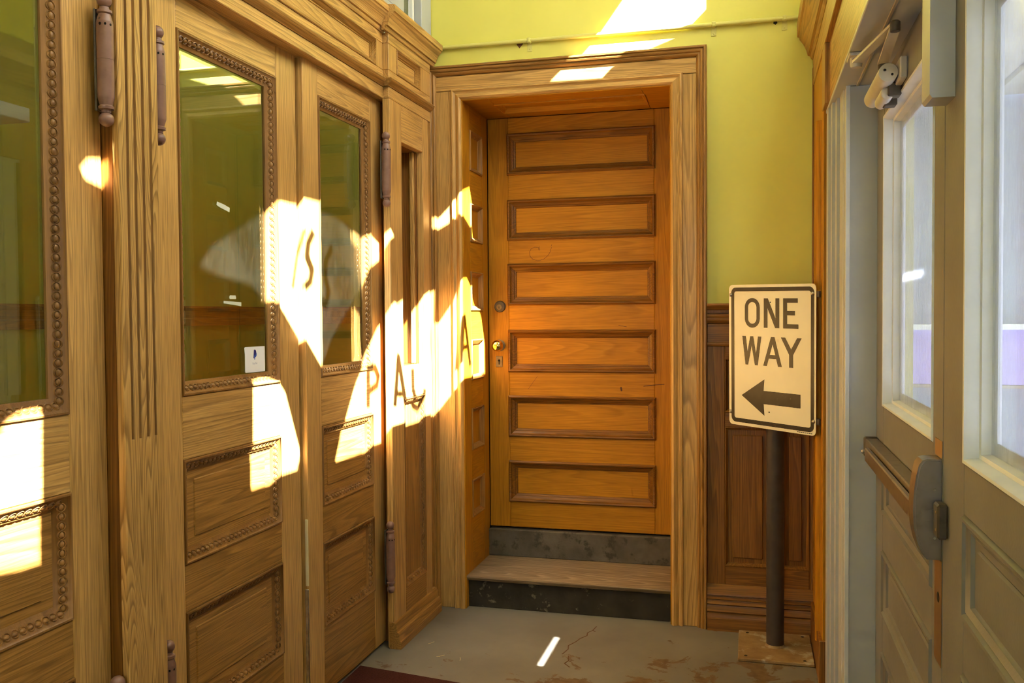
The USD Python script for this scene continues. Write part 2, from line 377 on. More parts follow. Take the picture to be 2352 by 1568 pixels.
def carved(F, u0, u1, v0, v1, i0, w0, i1, w1, pitch=0.021, arcs=True):
    """Egg-and-dart carving on the sloping face of a moulding, from (inset i0, height w0) to (i1, w1)."""
    im, wm = (i0 + i1) / 2, (w0 + w1) / 2
    L = math.hypot(i1 - i0, w1 - w0); di, dw = (i1 - i0) / L, (w1 - w0) / L
    sides = [((u0, v0), (u1, v0), (0, 1)), ((u1, v0), (u1, v1), (-1, 0)), ((u1, v1), (u0, v1), (0, -1)), ((u0, v1), (u0, v0), (1, 0))]
    V, Fc = [], []
    def add(v, f):
        Fc.append(np.asarray(f) + sum(len(x) for x in V)); V.append(v)
    for a, b, inn in sides:
        a, b, inn = np.array(a, float), np.array(b, float), np.array(inn, float)
        t = (b - a); ln = np.linalg.norm(t); t /= ln
        a2, l2 = a + t * im + inn * im, ln - 2 * im
        n = max(1, int(round(l2 / pitch)))
        t3, s3 = np.array([*t, 0]), np.array([*(inn * di), dw]); n3 = np.cross(t3, s3)
        if n3[2] < 0: n3 = -n3
        M = np.array([t3, s3, n3]); flip = np.linalg.det(M) < 0
        for k in range(n):
            c = np.array([*(a2 + t * l2 * (k + 0.5) / n), wm])
            e = l2 / n
            for v, f in ((EGG_V * [0.38 * e, 0.20 * L, 0.14 * L], EGG_F), (RING_V * [e, L, L], RING_F)):
                add(F(c + v @ M), f[:, ::-1] if flip else f)
    return T(np.vstack(V), np.vstack(Fc))


# ------------------------------------------------------------------ scene helpers
USED = {}


def _path(parent, name):
    base = str(parent.GetPath()) if parent is not None else '/World'
    k = USED.get((base, name), -1) + 1
    USED[(base, name)] = k
    return f'{base}/{name}' + (f'_{k:03d}' if k else '')


def meta(prim, label=None, cat=None, group=None, kind=None):
    for k, v in (('label', label), ('category', cat), ('group', group), ('kind', kind)):
        if v: prim.SetCustomDataByKey(k, v)
    return prim


def thing(name, label, cat, loc=(0, 0, 0), group=None, kind=None):
    x = UsdGeom.Xform.Define(stage, _path(None, name)); x.AddTranslateOp().Set(Gf.Vec3d(*map(float, loc)))
    p = x.GetPrim(); meta(p, label, cat, group, kind); p_loc[str(p.GetPath())] = np.array(loc, float)
    return p


p_loc = {}


def part(parent, name, m, look, smooth=30, label=None, kind=None):
    """One mesh in world coordinates, stored relative to the thing it belongs to."""
    top = '/'.join(str(parent.GetPath()).split('/')[:3])
    m = m.copy(); m.remove_unreferenced_vertices(); m.apply_translation(-p_loc[top])
    path = _path(parent, name)
    p = usdkit.mesh(stage, path, m, LOOK[look], smooth=smooth).GetPrim()
    return meta(p, label, None, None, kind)


def solo(name, m, look, label, cat, group=None, kind=None, smooth=30):
    p = usdkit.mesh(stage, _path(None, name), m, LOOK[look], smooth=smooth).GetPrim()
    p_loc[str(p.GetPath())] = np.zeros(3)
    return meta(p, label, cat, group, kind)

# ================================================================== the room shell
YB, XR = 3.97, 0.25
floor = solo('floor', join([fbox(FLOOR, -1.62, 0.40, -1.7, 4.0, -0.12, 0, 0)]), 'floor_paint', 'worn grey painted concrete floor with brown chipped patches', 'floor', kind='structure')
crack = []
for pts in ([(-.648, 3.85), (-.655, 3.80), (-.672, 3.765), (-.668, 3.73), (-.69, 3.69), (-.70, 3.65), (-.722, 3.60), (-.715, 3.56), (-.728, 3.50)], [(-.70, 3.49), (-.69, 3.44), (-.70, 3.41), (-.672, 3.375)], [(-.655, 3.80), (-.642, 3.785)]):
    crack.append(LineString(pts).buffer(0.0022, cap_style=2, join_style=2))
part(floor, 'crack', flat(FLOOR, unary_union(crack), -0.001, 0.0005), 'scratch_ink', smooth=False, label='thin crack in the floor paint')

WALL_T = 0.4
solo('wall_back', join([fbox(BW(YB), -1.62, -1.30, 0, 4.4, -WALL_T, 0, 0), fbox(BW(YB), -0.30, 0.42, 0, 4.4, -WALL_T, 0, 0), fbox(BW(YB), -1.30, -0.30, 2.36, 4.4, -WALL_T, 0, 0)]),
     'plaster', 'yellow-green plaster wall above and beside the oak door', 'wall', kind='structure')
solo('wall_recess', join([fbox(BW(4.40), -1.62, 0.42, -0.1, 2.8, -0.2, 0, 0), fbox(BW(4.37), -1.62, -1.285, -0.1, 2.8, -0.03, 0, 0), fbox(BW(4.37), -0.32, 0.42, -0.1, 2.8, -0.03, 0, 0), fbox(BW(4.37), -1.285, -0.32, 2.34, 2.8, -0.03, 0, 0)]), 'flat_black', 'black backing added to keep light from leaking round the oak door', 'wall', kind='structure')  # black sheet behind the door, added to stop light leaks in the gap
solo('ceiling', fbox(FLOOR, -1.75, 0.6, -1.8, 4.4, 4.4, 4.5, 0), 'ceiling_paint', 'pale ceiling high over the vestibule', 'ceiling', kind='structure')
RWX0, RWX1, RWZ0, RWZ1 = -1.0, -0.15, 1.05, 2.05
solo('wall_front', join([fbox(BW(-1.7), -1.62, 0.5, 0, RWZ0, 0, 0.1, 0), fbox(BW(-1.7), -1.62, 0.5, RWZ1, 4.4, 0, 0.1, 0), fbox(BW(-1.7), -1.62, RWX0, RWZ0, RWZ1, 0, 0.1, 0), fbox(BW(-1.7), RWX1, 0.5, RWZ0, RWZ1, 0, 0.1, 0)]), 'plaster', 'yellow plaster wall closing the near end of the vestibule', 'wall', kind='structure')
solo('wall_left', join([fbox(LW(-1.42), -1.7, 4.0, 3.55, 4.4, -0.15, 0, 0), fbox(LW(-1.42), -1.7, -0.2, 2.2, 3.55, -0.15, 0, 0), fbox(LW(-1.46), -1.7, 0.08, 0, 2.22, -0.12, 0, 0)]), 'plaster', 'yellow plaster wall over the glazed oak screen', 'wall', kind='structure')
solo('wall_right', join([fbox(RW(0.30), -3.97, 1.7, 2.62, 2.95, -0.2, 0, 0), fbox(RW(0.30), -3.97, 1.7, 4.10, 4.4, -0.2, 0, 0), fbox(RW(0.30), 0.1, 1.7, 2.95, 4.10, -0.2, 0, 0),
                         fbox(RW(0.30), -3.97, -3.62, 2.95, 4.10, -0.2, 0, 0), fbox(RW(0.30), -4.0, -3.12, 0, 2.62, -0.2, 0, 0), fbox(RW(0.30), -0.95, 1.7, 0, 2.62, -0.2, 0, 0),
                         fbox(RW(0.30), -3.12, -0.95, 2.10, 2.62, -0.2, 0, 0)]),
     'plaster', 'yellow plaster street wall around the grey doors', 'wall', kind='structure')

# ------------------------------------------------------------------ back door and its deep casing
OX0, OX1, OZ = -1.270, -0.337, 2.326
F = BW(3.95)
tr = thing('trim_1', 'wide honey oak casing and panelled reveal around the six panel door', 'door casing', (-0.8, 3.95, 0), kind='structure')
part(tr, 'casing_board', fbox(F, -1.400, -1.322, 0, 2.372, -0.03, 0), 'oak_fine_z')
part(tr, 'casing_board', fbox(F, -0.300, -0.222, 0, 2.372, -0.03, 0), 'oak_z')
part(tr, 'casing_board', fbox(F, -1.400, -0.222, 2.374, 2.440, -0.03, 0.0005), 'oak_x')
outer = [(0, 0.018), (0.004, 0.026), (0.011, 0.026), (0.013, 0.018), (0.020, 0.022), (0.026, 0.019), (0.028, 0.012), (0.034, 0.014), (0.040, 0.009), (0.044, 0.002)]
for m, k in zip(fdoor(F, -1.437, -0.182, 0, 2.485, outer, -0.03), 'zxz'): part(tr, 'outer_moulding', m, 'oak_darker_' + k, smooth=40)
inner = [(-0.054, 0.003), (-0.050, 0.010), (-0.044, 0.011), (-0.038, 0.004), (-0.032, 0.003), (-0.024, 0.010), (-0.014, 0.014), (-0.008, 0.011), (-0.004, 0.004), (0.0, -0.004)]
for m, k in zip(fdoor(F, OX0, OX1, 0, OZ, inner, -0.03), 'zxz'): part(tr, 'inner_moulding', m, 'oak_fine_' + k, smooth=40)
# reveal: board with six stacked panels on each side, one panel overhead
PZ = [(0.403, 0.575), (0.720, 0.912), (1.050, 1.235), (1.377, 1.554), (1.700, 1.872), (2.030, 2.212)]
pm = [(-0.003, 0), (-0.002, 0.005), (0.002, 0.007), (0.006, 0.003), (0.008, -0.002), (0.015, -0.008), (0.018, -0.010), (0.022, -0.016)]


def panelled(parent, Fr, u0, u1, v0, v1, panels, look_h, look_v, look_m, th=0.03, prof=pm, depth=0.014, back=-0.03):
    """Stiles, rails and sunk panels between them."""
    us = min(p[0] for p in panels), max(p[1] for p in panels)
    part(parent, 'stile', fbox(Fr, u0, us[0], v0, v1, back, 0), look_v)
    part(parent, 'stile', fbox(Fr, us[1], u1, v0, v1, back, 0), look_v)
    z = v0
    for (a, b, c, d) in sorted(panels, key=lambda p: p[2]):
        if c > z: part(parent, 'rail', fbox(Fr, us[0], us[1], z, c, back, -0.0003), look_h)
        pn = part(parent, 'panel', fbox(Fr, a - .004, b + .004, c - .004, d + .004, back, -depth, 0), look_v)
        part(pn, 'panel_moulding', fsweep(Fr, a, b, c, d, prof, back=-depth - 0.004), look_m, smooth=40)
        z = d
    if v1 > z: part(parent, 'rail', fbox(Fr, us[0], us[1], z, v1, back, -0.0003), look_h)


panelled(tr, LW(OX0 + .001), 3.9465, 4.345, 0.0, OZ, [(4.055, 4.243, a, b) for a, b in PZ], 'orange_y', 'orange_z', 'oak_darker_z')
panelled(tr, RW(OX1 - .001), -4.345, -3.9465, 0.0, OZ, [(-4.243, -4.055, a, b) for a, b in PZ], 'orange_y', 'orange_z', 'oak_darker_z')
S = Frame((0, 0, OZ - .001), (1, 0, 0), (0, -1, 0), (0, 0, -1))
panelled(tr, S, OX0 - .02, OX1 + .02, -4.36, -3.9465, [(-1.15, -0.46, -4.235, -4.06)], 'orange_x', 'orange_x', 'orange_x')

YD = 4.345
D = BW(YD)
d1 = thing('door_1', 'orange oak door of six stacked panels at the top of two worn steps', 'door', (-0.8, YD, 0.29), kind='structure')
DX0, DX1, DZ0, DZ1 = OX0 + .0035, OX1 - .0035, 0.296, 2.322
DP = [(0.428, 0.623), (0.753, 0.947), (1.074, 1.272), (1.405, 1.599), (1.725, 1.914), (2.047, 2.239)]
part(d1, 'stile', fbox(D, DX0, -1.162, DZ0, DZ1, -0.045, 0), 'orange_z')
part(d1, 'stile', fbox(D, -0.445, DX1, DZ0, DZ1, -0.045, 0), 'orange_z')
z = DZ0
bol = [(-0.006, 0.0), (-0.005, 0.007), (0.001, 0.012), (0.007, 0.010), (0.010, 0.002), (0.012, -0.001), (0.019, -0.006), (0.024, -0.008), (0.026, -0.013), (0.033, -0.016), (0.036, -0.024)]
for a, b in DP + [(DZ1, None)]:
    part(d1, 'rail', fbox(D, -1.162, -0.445, z, a, -0.045, -0.0004), 'orange_x')
    if b is None: break
    pn = part(d1, 'panel', fbox(D, -1.166, -0.441, a - .004, b + .004, -0.035, -0.021, 0), 'orange_x')
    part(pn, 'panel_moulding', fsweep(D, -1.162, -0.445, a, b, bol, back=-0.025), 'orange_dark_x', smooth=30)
    z = b
kn = part(d1, 'knob', lathe([(0.008, 0.0), (0.009, 0.012), (0.013, 0.018), (0.024, 0.026), (0.0285, 0.038), (0.027, 0.050), (0.020, 0.059), (0.010, 0.0625), (0.001, 0.063)], (-1.212, YD, 1.201), '-y', 28), 'polished_brass', smooth=True, label='polished brass door knob')
part(kn, 'rose', lathe([(0.0295, 0), (0.0295, 0.003), (0.022, 0.006), (0.010, 0.007)], (-1.212, YD, 1.201), '-y', 28), 'old_brass')
db = part(d1, 'deadbolt', lathe([(0.029, 0), (0.029, 0.004), (0.026, 0.012), (0.021, 0.014)], (-1.208, YD, 1.394), '-y', 28), 'dark_metal', label='dark round deadbolt cylinder')
part(db, 'lock_cylinder', lathe([(0.014, 0.012), (0.014, 0.016), (0.012, 0.017)], (-1.209, YD, 1.392), '-y', 20), 'old_brass')
part(db, 'keyway', fbox(D, -1.2105, -1.2075, 1.384, 1.395, 0.015, 0.0178, 0), 'flat_black')
ke = part(d1, 'keyhole_plate', fbox(D, -1.231, -1.197, 1.093, 1.148, 0, 0.004), 'old_brass', label='small old brass keyhole plate')
part(ke, 'keyhole', join([lathe([(0.0058, 0.003), (0.0058, 0.0046)], (-1.214, YD, 1.126), '-y', 14), fbox(D, -1.2165, -1.2115, 1.106, 1.126, 0.003, 0.0046, 0)]), 'flat_black')
ln = lambda pts, w: LineString([on_door(*p) for p in pts]).buffer(w / 2, join_style=1)
def on_door(px, py): return (-0.814 + (px - 1330) * 0.002142, 0.296 + (1218 - py) * 0.002114 + 0.000)
part(d1, 'heart_scratch', flat(D, unary_union([ln([(1240, 569), (1238, 562), (1230, 561), (1221, 565), (1217, 573), (1219, 583), (1226, 590), (1238, 593), (1250, 590), (1260, 582), (1266, 573), (1269, 563)], 0.0016), ln([(1240, 569), (1241, 560)], 0.0014), ln([(1268, 560), (1270, 556)], 0.0014)]), -0.0002, 0.0004), 'scratch_ink', smooth=False, label='open heart scratched into the rail')
part(d1, 'gouge', flat(D, unary_union([ln([(1478, 882), (1500, 879), (1523, 877)], 0.0035), ln([(1427, 886), (1428, 892)], 0.008), ln([(1212, 892), (1234, 862)], 0.0012), ln([(1422, 744), (1440, 747)], 0.002)]), -0.0002, 0.0004), 'scratch_ink', smooth=False, label='dark gouges in the door rail')

# ------------------------------------------------------------------ steps
st = thing('doorstep', 'two worn wooden steps with black scuffed risers below the oak door', 'steps', (-0.8, 3.98, 0))
part(st, 'riser', fbox(BW(3.985), OX0, OX1, 0.0, 0.126, -0.02, 0), 'riser_paint', label='lower riser in scuffed black paint')
nose = [(-0.035, 0.126), (-0.002, 0.126), (0.006, 0.129), (0.009, 0.134), (0.012, 0.139), (0.016, 0.144), (0.015, 0.149), (0.010, 0.1515), (-0.36, 0.1515), (-0.36, 0.126)]
part(st, 'tread', run(BW(3.97), 'u', OX0 + .001, OX1 - .001, [(h, w) for w, h in nose]), 'tread_x', smooth=40, label='bare worn wooden tread')
part(st, 'riser', fbox(BW(4.325), OX0, OX1, 0.1515, 0.284, -0.02, 0, 0.003), 'threshold_stone', label='upper riser in dirty grey black paint')
part(st, 'riser_patch', fbox(BW(4.3252), OX0 + .002, -1.145, 0.158, 0.276, -0.002, 0.0025, 0.001), 'threshold_stone')
part(st, 'sill', fbox(FLOOR, OX0, OX1, 4.3255, 4.399, 0.20, 0.286, 0.004), 'threshold_stone', label='stone sill under the door')

# ------------------------------------------------------------------ wainscot right of the door
Fw = BW(3.955)
t2 = thing('trim_2', 'dark oak wainscot with moulded cap and base behind the one way sign', 'wainscot', (0.03, 3.955, 0), kind='structure')
WX0, WX1 = -0.182, 0.248
part(t2, 'cap', run(Fw, 'u', WX0, WX1, [(1.394, -0.015), (1.394, 0.030), (1.386, 0.033), (1.382, 0.030), (1.376, 0.022), (1.368, 0.018), (1.366, 0.012), (1.352, 0.012), (1.350, -0.015)]), 'brown_x', smooth=40)
dent = [fbox(Fw, WX0 + 0.004 + k * 0.0145, WX0 + 0.013 + k * 0.0145, 1.353, 1.364, 0.010, 0.0165, 0.0006) for k in range(29)]
part(t2, 'dentil_band', join(dent), 'brown_x', smooth=False, kind='stuff')
part(t2, 'cap_moulding', run(Fw, 'u', WX0, WX1, [(1.350, -0.015), (1.350, 0.012), (1.338, 0.012), (1.334, 0.009), (1.326, 0.010), (1.318, 0.008), (1.310, 0.003), (1.308, -0.015)]), 'brown_x', smooth=40)
part(t2, 'rail', fbox(Fw, WX0, WX1, 1.228, 1.308, -0.015, 0.001), 'brown_x')
part(t2, 'bead', run(Fw, 'u', WX0, WX1, [(1.228, -0.01), (1.229, 0.006), (1.224, 0.009), (1.218, 0.009), (1.213, 0.006), (1.213, -0.01)]), 'brown_x', smooth=40)
part(t2, 'stile', fbox(Fw, WX0, -0.108, 0.19, 1.213, -0.015, 0), 'brown_z')
part(t2, 'stile', fbox(Fw, 0.078, 0.124, 0.19, 1.213, -0.015, 0), 'brown_z')
part(t2, 'stile', fbox(Fw, 0.236, WX1, 0.19, 1.213, -0.015, 0), 'brown_z')
wm = [(0, 0.001), (0.003, 0.002), (0.006, -0.003), (0.012, -0.008), (0.013, -0.013)]
for a, b in ((-0.108, 0.078), (0.124, 0.236)):
    for lo, hi in ((1.160, 1.213), (0.868, 0.932), (0.19, 0.272)):
        part(t2, 'rail', fbox(Fw, a, b, lo, hi, -0.015, -0.0004), 'brown_x')
    for lo, hi in ((0.932, 1.160), (0.272, 0.868)):
        pn = part(t2, 'panel', join([fbox(Fw, a - .003, b + .003, lo - .003, hi + .003, -0.015, -0.0125, 0), fbox(Fw, a + .030, b - .030, lo + .034, hi - .034, -0.013, -0.0035, 0.004)] if hi - lo > .3 else [fbox(Fw, a - .003, b + .003, lo - .003, hi + .003, -0.015, -0.0125, 0)]), 'brown_z')
        part(pn, 'panel_moulding', fsweep(Fw, a, b, lo, hi, wm, back=-0.015), 'brown_z', smooth=40)
base = [(0.192, -0.015), (0.192, 0.004), (0.184, 0.010), (0.170, 0.016), (0.158, 0.024), (0.150, 0.026), (0.146, 0.018), (0.139, 0.019), (0.133, 0.027), (0.128, 0.020), (0.121, 0.021), (0.113, 0.030), (0.106, 0.022), (0.098, 0.024), (0.082, 0.033), (0.074, 0.026), (0.068, 0.031), (0.060, 0.033), (0.056, 0.036), (0.0, 0.038), (0.0, -0.015)]
part(t2, 'base', run(Fw, 'u', WX0, WX1 + .003, base), 'brown_x', smooth=35)

# ================================================================== the glazed oak screen on the left
XM, XP = -1.425, -1.400                      # header face, post and pilaster face
t3 = thing('trim_3', 'oak entablature with panelled frieze and cornice over the glazed doors', 'entablature', (-1.42, 2.6, 2.22), kind='structure')
FM, FP = LW(XM), LW(XP)
HY0 = 0.05
segs = [(FM, HY0, 1.785), (FP, 1.785, 1.937), (FM, 1.937, 3.402), (FP, 3.402, 3.885)]
belt = [(2.268, -0.01), (2.268, 0.003), (2.273, 0.006), (2.279, 0.014), (2.286, 0.020), (2.294, 0.022), (2.298, 0.018), (2.298, -0.01)]
corn = [(2.480, -0.01), (2.480, 0.004), (2.486, 0.008), (2.494, 0.009), (2.497, 0.016), (2.512, 0.020), (2.528, 0.028), (2.540, 0.040), (2.546, 0.042), (2.548, 0.047), (2.573, 0.048), (2.575, 0.044), (2.580, -0.01)]
for i, (Fs, a, b) in enumerate(segs):
    part(t3, 'fascia', fbox(Fs, a, b, 2.222, 2.268, -0.07, 0), 'oak_y')
    wide = b - a > .6
    e0, e1 = (a - .02 if Fs is FP else a, b + .02 if Fs is FP and i < 3 else b)
    part(t3, 'belt_moulding', run(Fs, 'u', e0, e1, belt), 'oak_darker_y', smooth=40)
    pa, pb = (a + .085, b - .07) if wide else (a + .085, b - .125) if b > 3.5 else (a + .035, b - .035)
    if b > 3.5: pa, pb = 3.489, 3.758
    part(t3, 'frieze_rail', fbox(Fs, a, b, 2.298, 2.335, -0.07, 0), 'oak_y')
    part(t3, 'frieze_rail', fbox(Fs, a, b, 2.440, 2.482, -0.07, 0), 'oak_y')
    part(t3, 'frieze_stile', fbox(Fs, a, pa, 2.335, 2.440, -0.07, -0.0003), 'oak_fine_z')
    part(t3, 'frieze_stile', fbox(Fs, pb, b, 2.335, 2.440, -0.07, -0.0003), 'oak_fine_z')
    pn = part(t3, 'frieze_panel', fbox(Fs, pa - .003, pb + .003, 2.332, 2.443, -0.07, -0.018, 0), 'oak_y')
    part(pn, 'panel_moulding', fsweep(Fs, pa, pb, 2.335, 2.440, [(0, .001), (.003, .003), (.007, 0), (.010, -.005), (.016, -.008), (.020, -.014), (.024, -.015), (.025, -.019)], back=-0.02), 'oak_darker_y', smooth=40)
    part(t3, 'cornice', run(Fs, 'u', e0 - (.025 if Fs is FP else 0), e1 + (.025 if Fs is FP and i < 3 else .04 if i == 3 else 0), corn), 'oak_y', smooth=40)

# fluted post between the two pairs of doors
t4 = thing('trim_4', 'fluted oak post with strong wavy grain between the two pairs of glazed doors', 'post', (XP, 1.86, 0), kind='structure')
ys = [(1.818, 1.0), (1.845, 1.0), (1.874, 1.0), (1.902, 1.0)]
prof = [(1.789, -0.018), (1.789, -0.002), (1.791, 0)]
for y, _ in ys:
    prof += [(y - .0055, 0), (y - .004, -.006), (y, -.0085), (y + .004, -.006), (y + .0055, 0)]
prof += [(1.930, 0), (1.932, -0.002), (1.932, -0.018)]
part(t4, 'face_board', join([run(FP, 'v', 1.065, 2.222, prof), run(FP, 'v', 0, 1.065, [(1.789, -0.018), (1.789, -0.002), (1.791, 0), (1.930, 0), (1.932, -0.002), (1.932, -0.018)])]), 'oak_figured_z', smooth=25)
for y, _ in ys:
    part(t4, 'flute', run(FP, 'v', 1.0655, 2.221, [(y - .005, -.0015), (y - .0037, -.0054), (y, -.0079), (y + .0037, -.0054), (y + .005, -.0015), (y + .004, -.0075), (y, -.0095), (y - .004, -.0075)]), 'carved', smooth=40, label='darker strip lining the groove')  # groove lined in the darker carved tone
part(t4, 'core', fbox(LW(-1.4185), 1.825, 1.955, 0, 2.222, -0.13, 0), 'brown_z')
part(t4, 'hinge_stop', fbox(LW(-1.431), 1.806, 1.8245, 0, 2.222, -0.06, 0), 'brown_z')

# pilaster with a narrow sidelight at the corner
t5 = thing('trim_5', 'narrow oak pilaster with a tall slot window in the corner by the casing', 'pilaster', (XP, 3.6, 0), kind='structure')
part(t5, 'stile', fbox(FP, 3.403, 3.531, 0, 2.222, -0.03, 0), 'oak_z')
part(t5, 'stile', fbox(FP, 3.780, 3.855, 0, 2.222, -0.03, 0), 'oak_fine_z')
for a, b in ((2.070, 2.222), (1.005, 1.140), (0.0, 0.212)):
    part(t5, 'rail', fbox(FP, 3.531, 3.780, a, b, -0.03, -0.0004), 'oak_y' if a > 1 else 'oak_darker_y')
part(t5, 'slot_lining', join([fbox(FP, 3.770, 3.790, 1.14, 2.07, -0.14, -0.03), fbox(FP, 3.521, 3.531, 1.14, 2.07, -0.14, -0.03), fbox(FP, 3.53, 3.78, 2.07, 2.09, -0.14, -0.03), fbox(FP, 3.53, 3.78, 1.12, 1.14, -0.14, -0.03)]), 'brown_z')
part(t5, 'slot_bead', fbox(FP, 3.752, 3.771, 1.14, 2.07, -0.055, -0.035, .004), 'oak_z')
part(t5, 'pane', fbox(FP, 3.531, 3.780, 1.14, 2.07, -0.105, -0.100, 0), 'hall_glass', smooth=False)
pn = part(t5, 'panel', fbox(FP, 3.528, 3.783, 0.209, 1.008, -0.03, -0.020, 0), 'oak_darker_z')
ml = [(0, 0), (0.003, 0.003), (0.007, -0.001), (0.024, -0.016), (0.026, -0.021)]
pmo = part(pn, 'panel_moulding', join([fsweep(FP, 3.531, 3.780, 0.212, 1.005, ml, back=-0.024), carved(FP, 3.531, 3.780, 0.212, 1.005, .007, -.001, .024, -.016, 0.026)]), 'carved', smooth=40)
sk = [(0.0, -0.02), (0.0, 0.030), (0.030, 0.030), (0.034, 0.026), (0.062, 0.022), (0.070, 0.012), (0.096, 0.010), (0.104, 0.004), (0.108, 0.0), (0.108, -0.02)]
part(t5, 'base_block', run(FP, 'u', 3.393, 3.895, sk), 'oak_darker_y', smooth=35)
part(t5, 'jamb', fbox(LW(-1.431), 3.468, 3.52, 0, 2.222, -0.13, 0), 'brown_z')
part(t5, 'corner_bead', run(LW(-1.41), 'v', 0, 2.47, [(3.857, -0.03), (3.857, 0.0), (3.864, 0.004), (3.872, 0.0), (3.876, -.006), (3.890, -.004), (3.900, 0.002), (3.908, -.002), (3.914, -.010), (3.922, -.010), (3.922, -0.03)]), 'oak_darker_z', smooth=40)


# glazed doors
BEAD = [(0, 0.0), (0.002, 0.004), (0.006, 0.004), (0.009, -0.001), (0.032, -0.016), (0.034, -0.018), (0.038, -0.020)]


def hinge(door, x, y, z0, z1, r=0.0185):
    h = z1 - z0; b = 0.0165
    m = lathe([(0.010, 2 * b - .002), (0.0105, 2 * b + .004), (0.0165, 2 * b + .006), (0.017, 2 * b + .012), (0.0135, 2 * b + .015), (r - .001, 2 * b + .030), (r, 2 * b + .034), (r, h / 2 - .0005), (r - .0006, h / 2), (r, h / 2 + .0005),
               (r, h - 2 * b - .034), (r - .001, h - 2 * b - .030), (0.0135, h - 2 * b - .015), (0.017, h - 2 * b - .012), (0.0165, h - 2 * b - .006), (0.0105, h - 2 * b - .004), (0.010, h - 2 * b + .002)], (x, y, z0), n=24)
    hg = part(door, 'spring_hinge', m, 'bronze', smooth=40, label='bronze spring hinge barrel')
    for zc in (z0 + b, z1 - b): part(hg, 'ball_finial', ball((x, y, zc), b), 'bronze', smooth=True)
    part(hg, 'leaf', fbox(LW(x - r * .9), y - .012, y + .02, z0 + .035, z1 - .035, -0.006, 0), 'dark_metal')
    for a in (0.15, 0.75, 1.4): part(hg, 'tension_hole', lathe([(0.0028, 0), (0.0028, 0.0012)], (x + (r + .0008) * math.sin(a), y - (r + .0008) * math.cos(a), z1 - .073), '-x' if a > .8 else '-y', 8), 'flat_black')


def glazed(n, label, x, y0, y1, sl, sr, hinge_at, base_y, glass_y=None):
    Fd = LW(x)
    d = thing('door_%d' % n, label, 'door', (x, base_y, 0.01), kind='structure')
    H = 2.236
    g0, g1 = y0 + sl, y1 - sr
    part(d, 'stile', fbox(Fd, y0, g0, 0.012, H, -0.045, 0), 'oak_fine_z')
    part(d, 'stile', fbox(Fd, g1, y1, 0.012, H, -0.045, 0), 'oak_fine_z')
    for a, b, k in ((2.122, H, 'oak_y'), (0.965, 1.138, 'oak_y'), (0.550, 0.680, 'oak_darker_y'), (0.012, 0.250, 'oak_darker_y')):
        part(d, 'rail', fbox(Fd, g0, g1, a, b, -0.045, -0.0004), k)
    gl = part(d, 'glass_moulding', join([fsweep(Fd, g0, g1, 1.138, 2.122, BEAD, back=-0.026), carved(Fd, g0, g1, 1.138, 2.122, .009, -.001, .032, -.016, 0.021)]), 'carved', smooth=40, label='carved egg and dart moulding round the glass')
    # bevelled plate glass
    a0, a1, b0, b1 = g0 + .030, g1 - .030, 1.168, 2.092
    bv = 0.024
    v, f = _loops([np.array(l, float) for l in [[(a0, b0, -.029), (a1, b0, -.029), (a1, b1, -.029), (a0, b1, -.029)], [(a0, b0, -.0245), (a1, b0, -.0245), (a1, b1, -.0245), (a0, b1, -.0245)],
                                                   [(a0 + bv, b0 + bv, -.0225), (a1 - bv, b0 + bv, -.0225), (a1 - bv, b1 - bv, -.0225), (a0 + bv, b1 - bv, -.0225)]]], closed_profile=False)
    f = np.vstack([f, [[8, 9, 10], [8, 10, 11], [2, 1, 0], [3, 2, 0]]])
    part(d, 'pane', T(Fd(v), f), 'hall_glass', smooth=False, label='bevelled plate glass')
    part(d, 'back_stop', fsweep(Fd, g0, g1, 1.138, 2.122, [(0, -.030), (.030, -.030), (.030, -.034), (.004, -.045)], back=-.045), 'brown_z')
    for k, (a, b) in enumerate(((0.680, 0.965), (0.250, 0.550))):
        pn = part(d, 'panel', join([fbox(Fd, g0 - .003, g1 + .003, a - .003, b + .003, -0.04, -0.020, 0), fbox(Fd, g0 + .072, g1 - .072, a + .062, b - .062, -0.022, -0.0165, 0.003)]), 'oak_darker_y')  # darker oak on the low panels puts weaker light into the colour
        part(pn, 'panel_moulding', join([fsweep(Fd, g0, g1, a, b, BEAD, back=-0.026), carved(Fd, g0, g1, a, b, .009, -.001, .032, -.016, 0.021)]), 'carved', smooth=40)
    for hx, hy in hinge_at:
        hinge(d, hx, hy, 1.785, 2.085)
        hinge(d, hx, hy, 0.232, 0.524)
    return d


glazed(2, 'glazed oak door at the left edge of the view, left of the fluted post', -1.460, 1.02, 1.803, 0.135, 0.120, [(-1.4165, 1.7685)], 1.4)
d3 = glazed(3, 'glazed oak door right of the fluted post, with a white sticker on its glass', -1.480, 1.992, 2.777, 0.132, 0.130, [(-1.446, 1.998)], 2.4)
d4 = glazed(4, 'narrower glazed oak door hinged beside the corner pilaster, two hinges showing', -1.460, 2.790, 3.456, 0.110, 0.112, [(-1.407, 3.383)], 3.1)
for z, lab in ((0.906, 'upper empty lock hole'), (0.812, 'lower empty lock hole')): part(d3, 'lock_hole', lathe([(0.0085, 0), (0.0085, 0.0012)], (-1.4805, 2.728, z), '-x', 16), 'flat_black', label=lab)
part(d4, 'edge_strip', fbox(LW(-1.462), 2.785, 2.7905, 0.02, 0.42, -0.012, 0.001), 'galvanised', label='strip of bare metal weather strip')
part(d4, 'edge_splinter', fbox(LW(-1.462), 2.785, 2.7905, 0.43, 0.66, -0.010, 0.0015), 'straw_dry', label='raw splintered door edge')

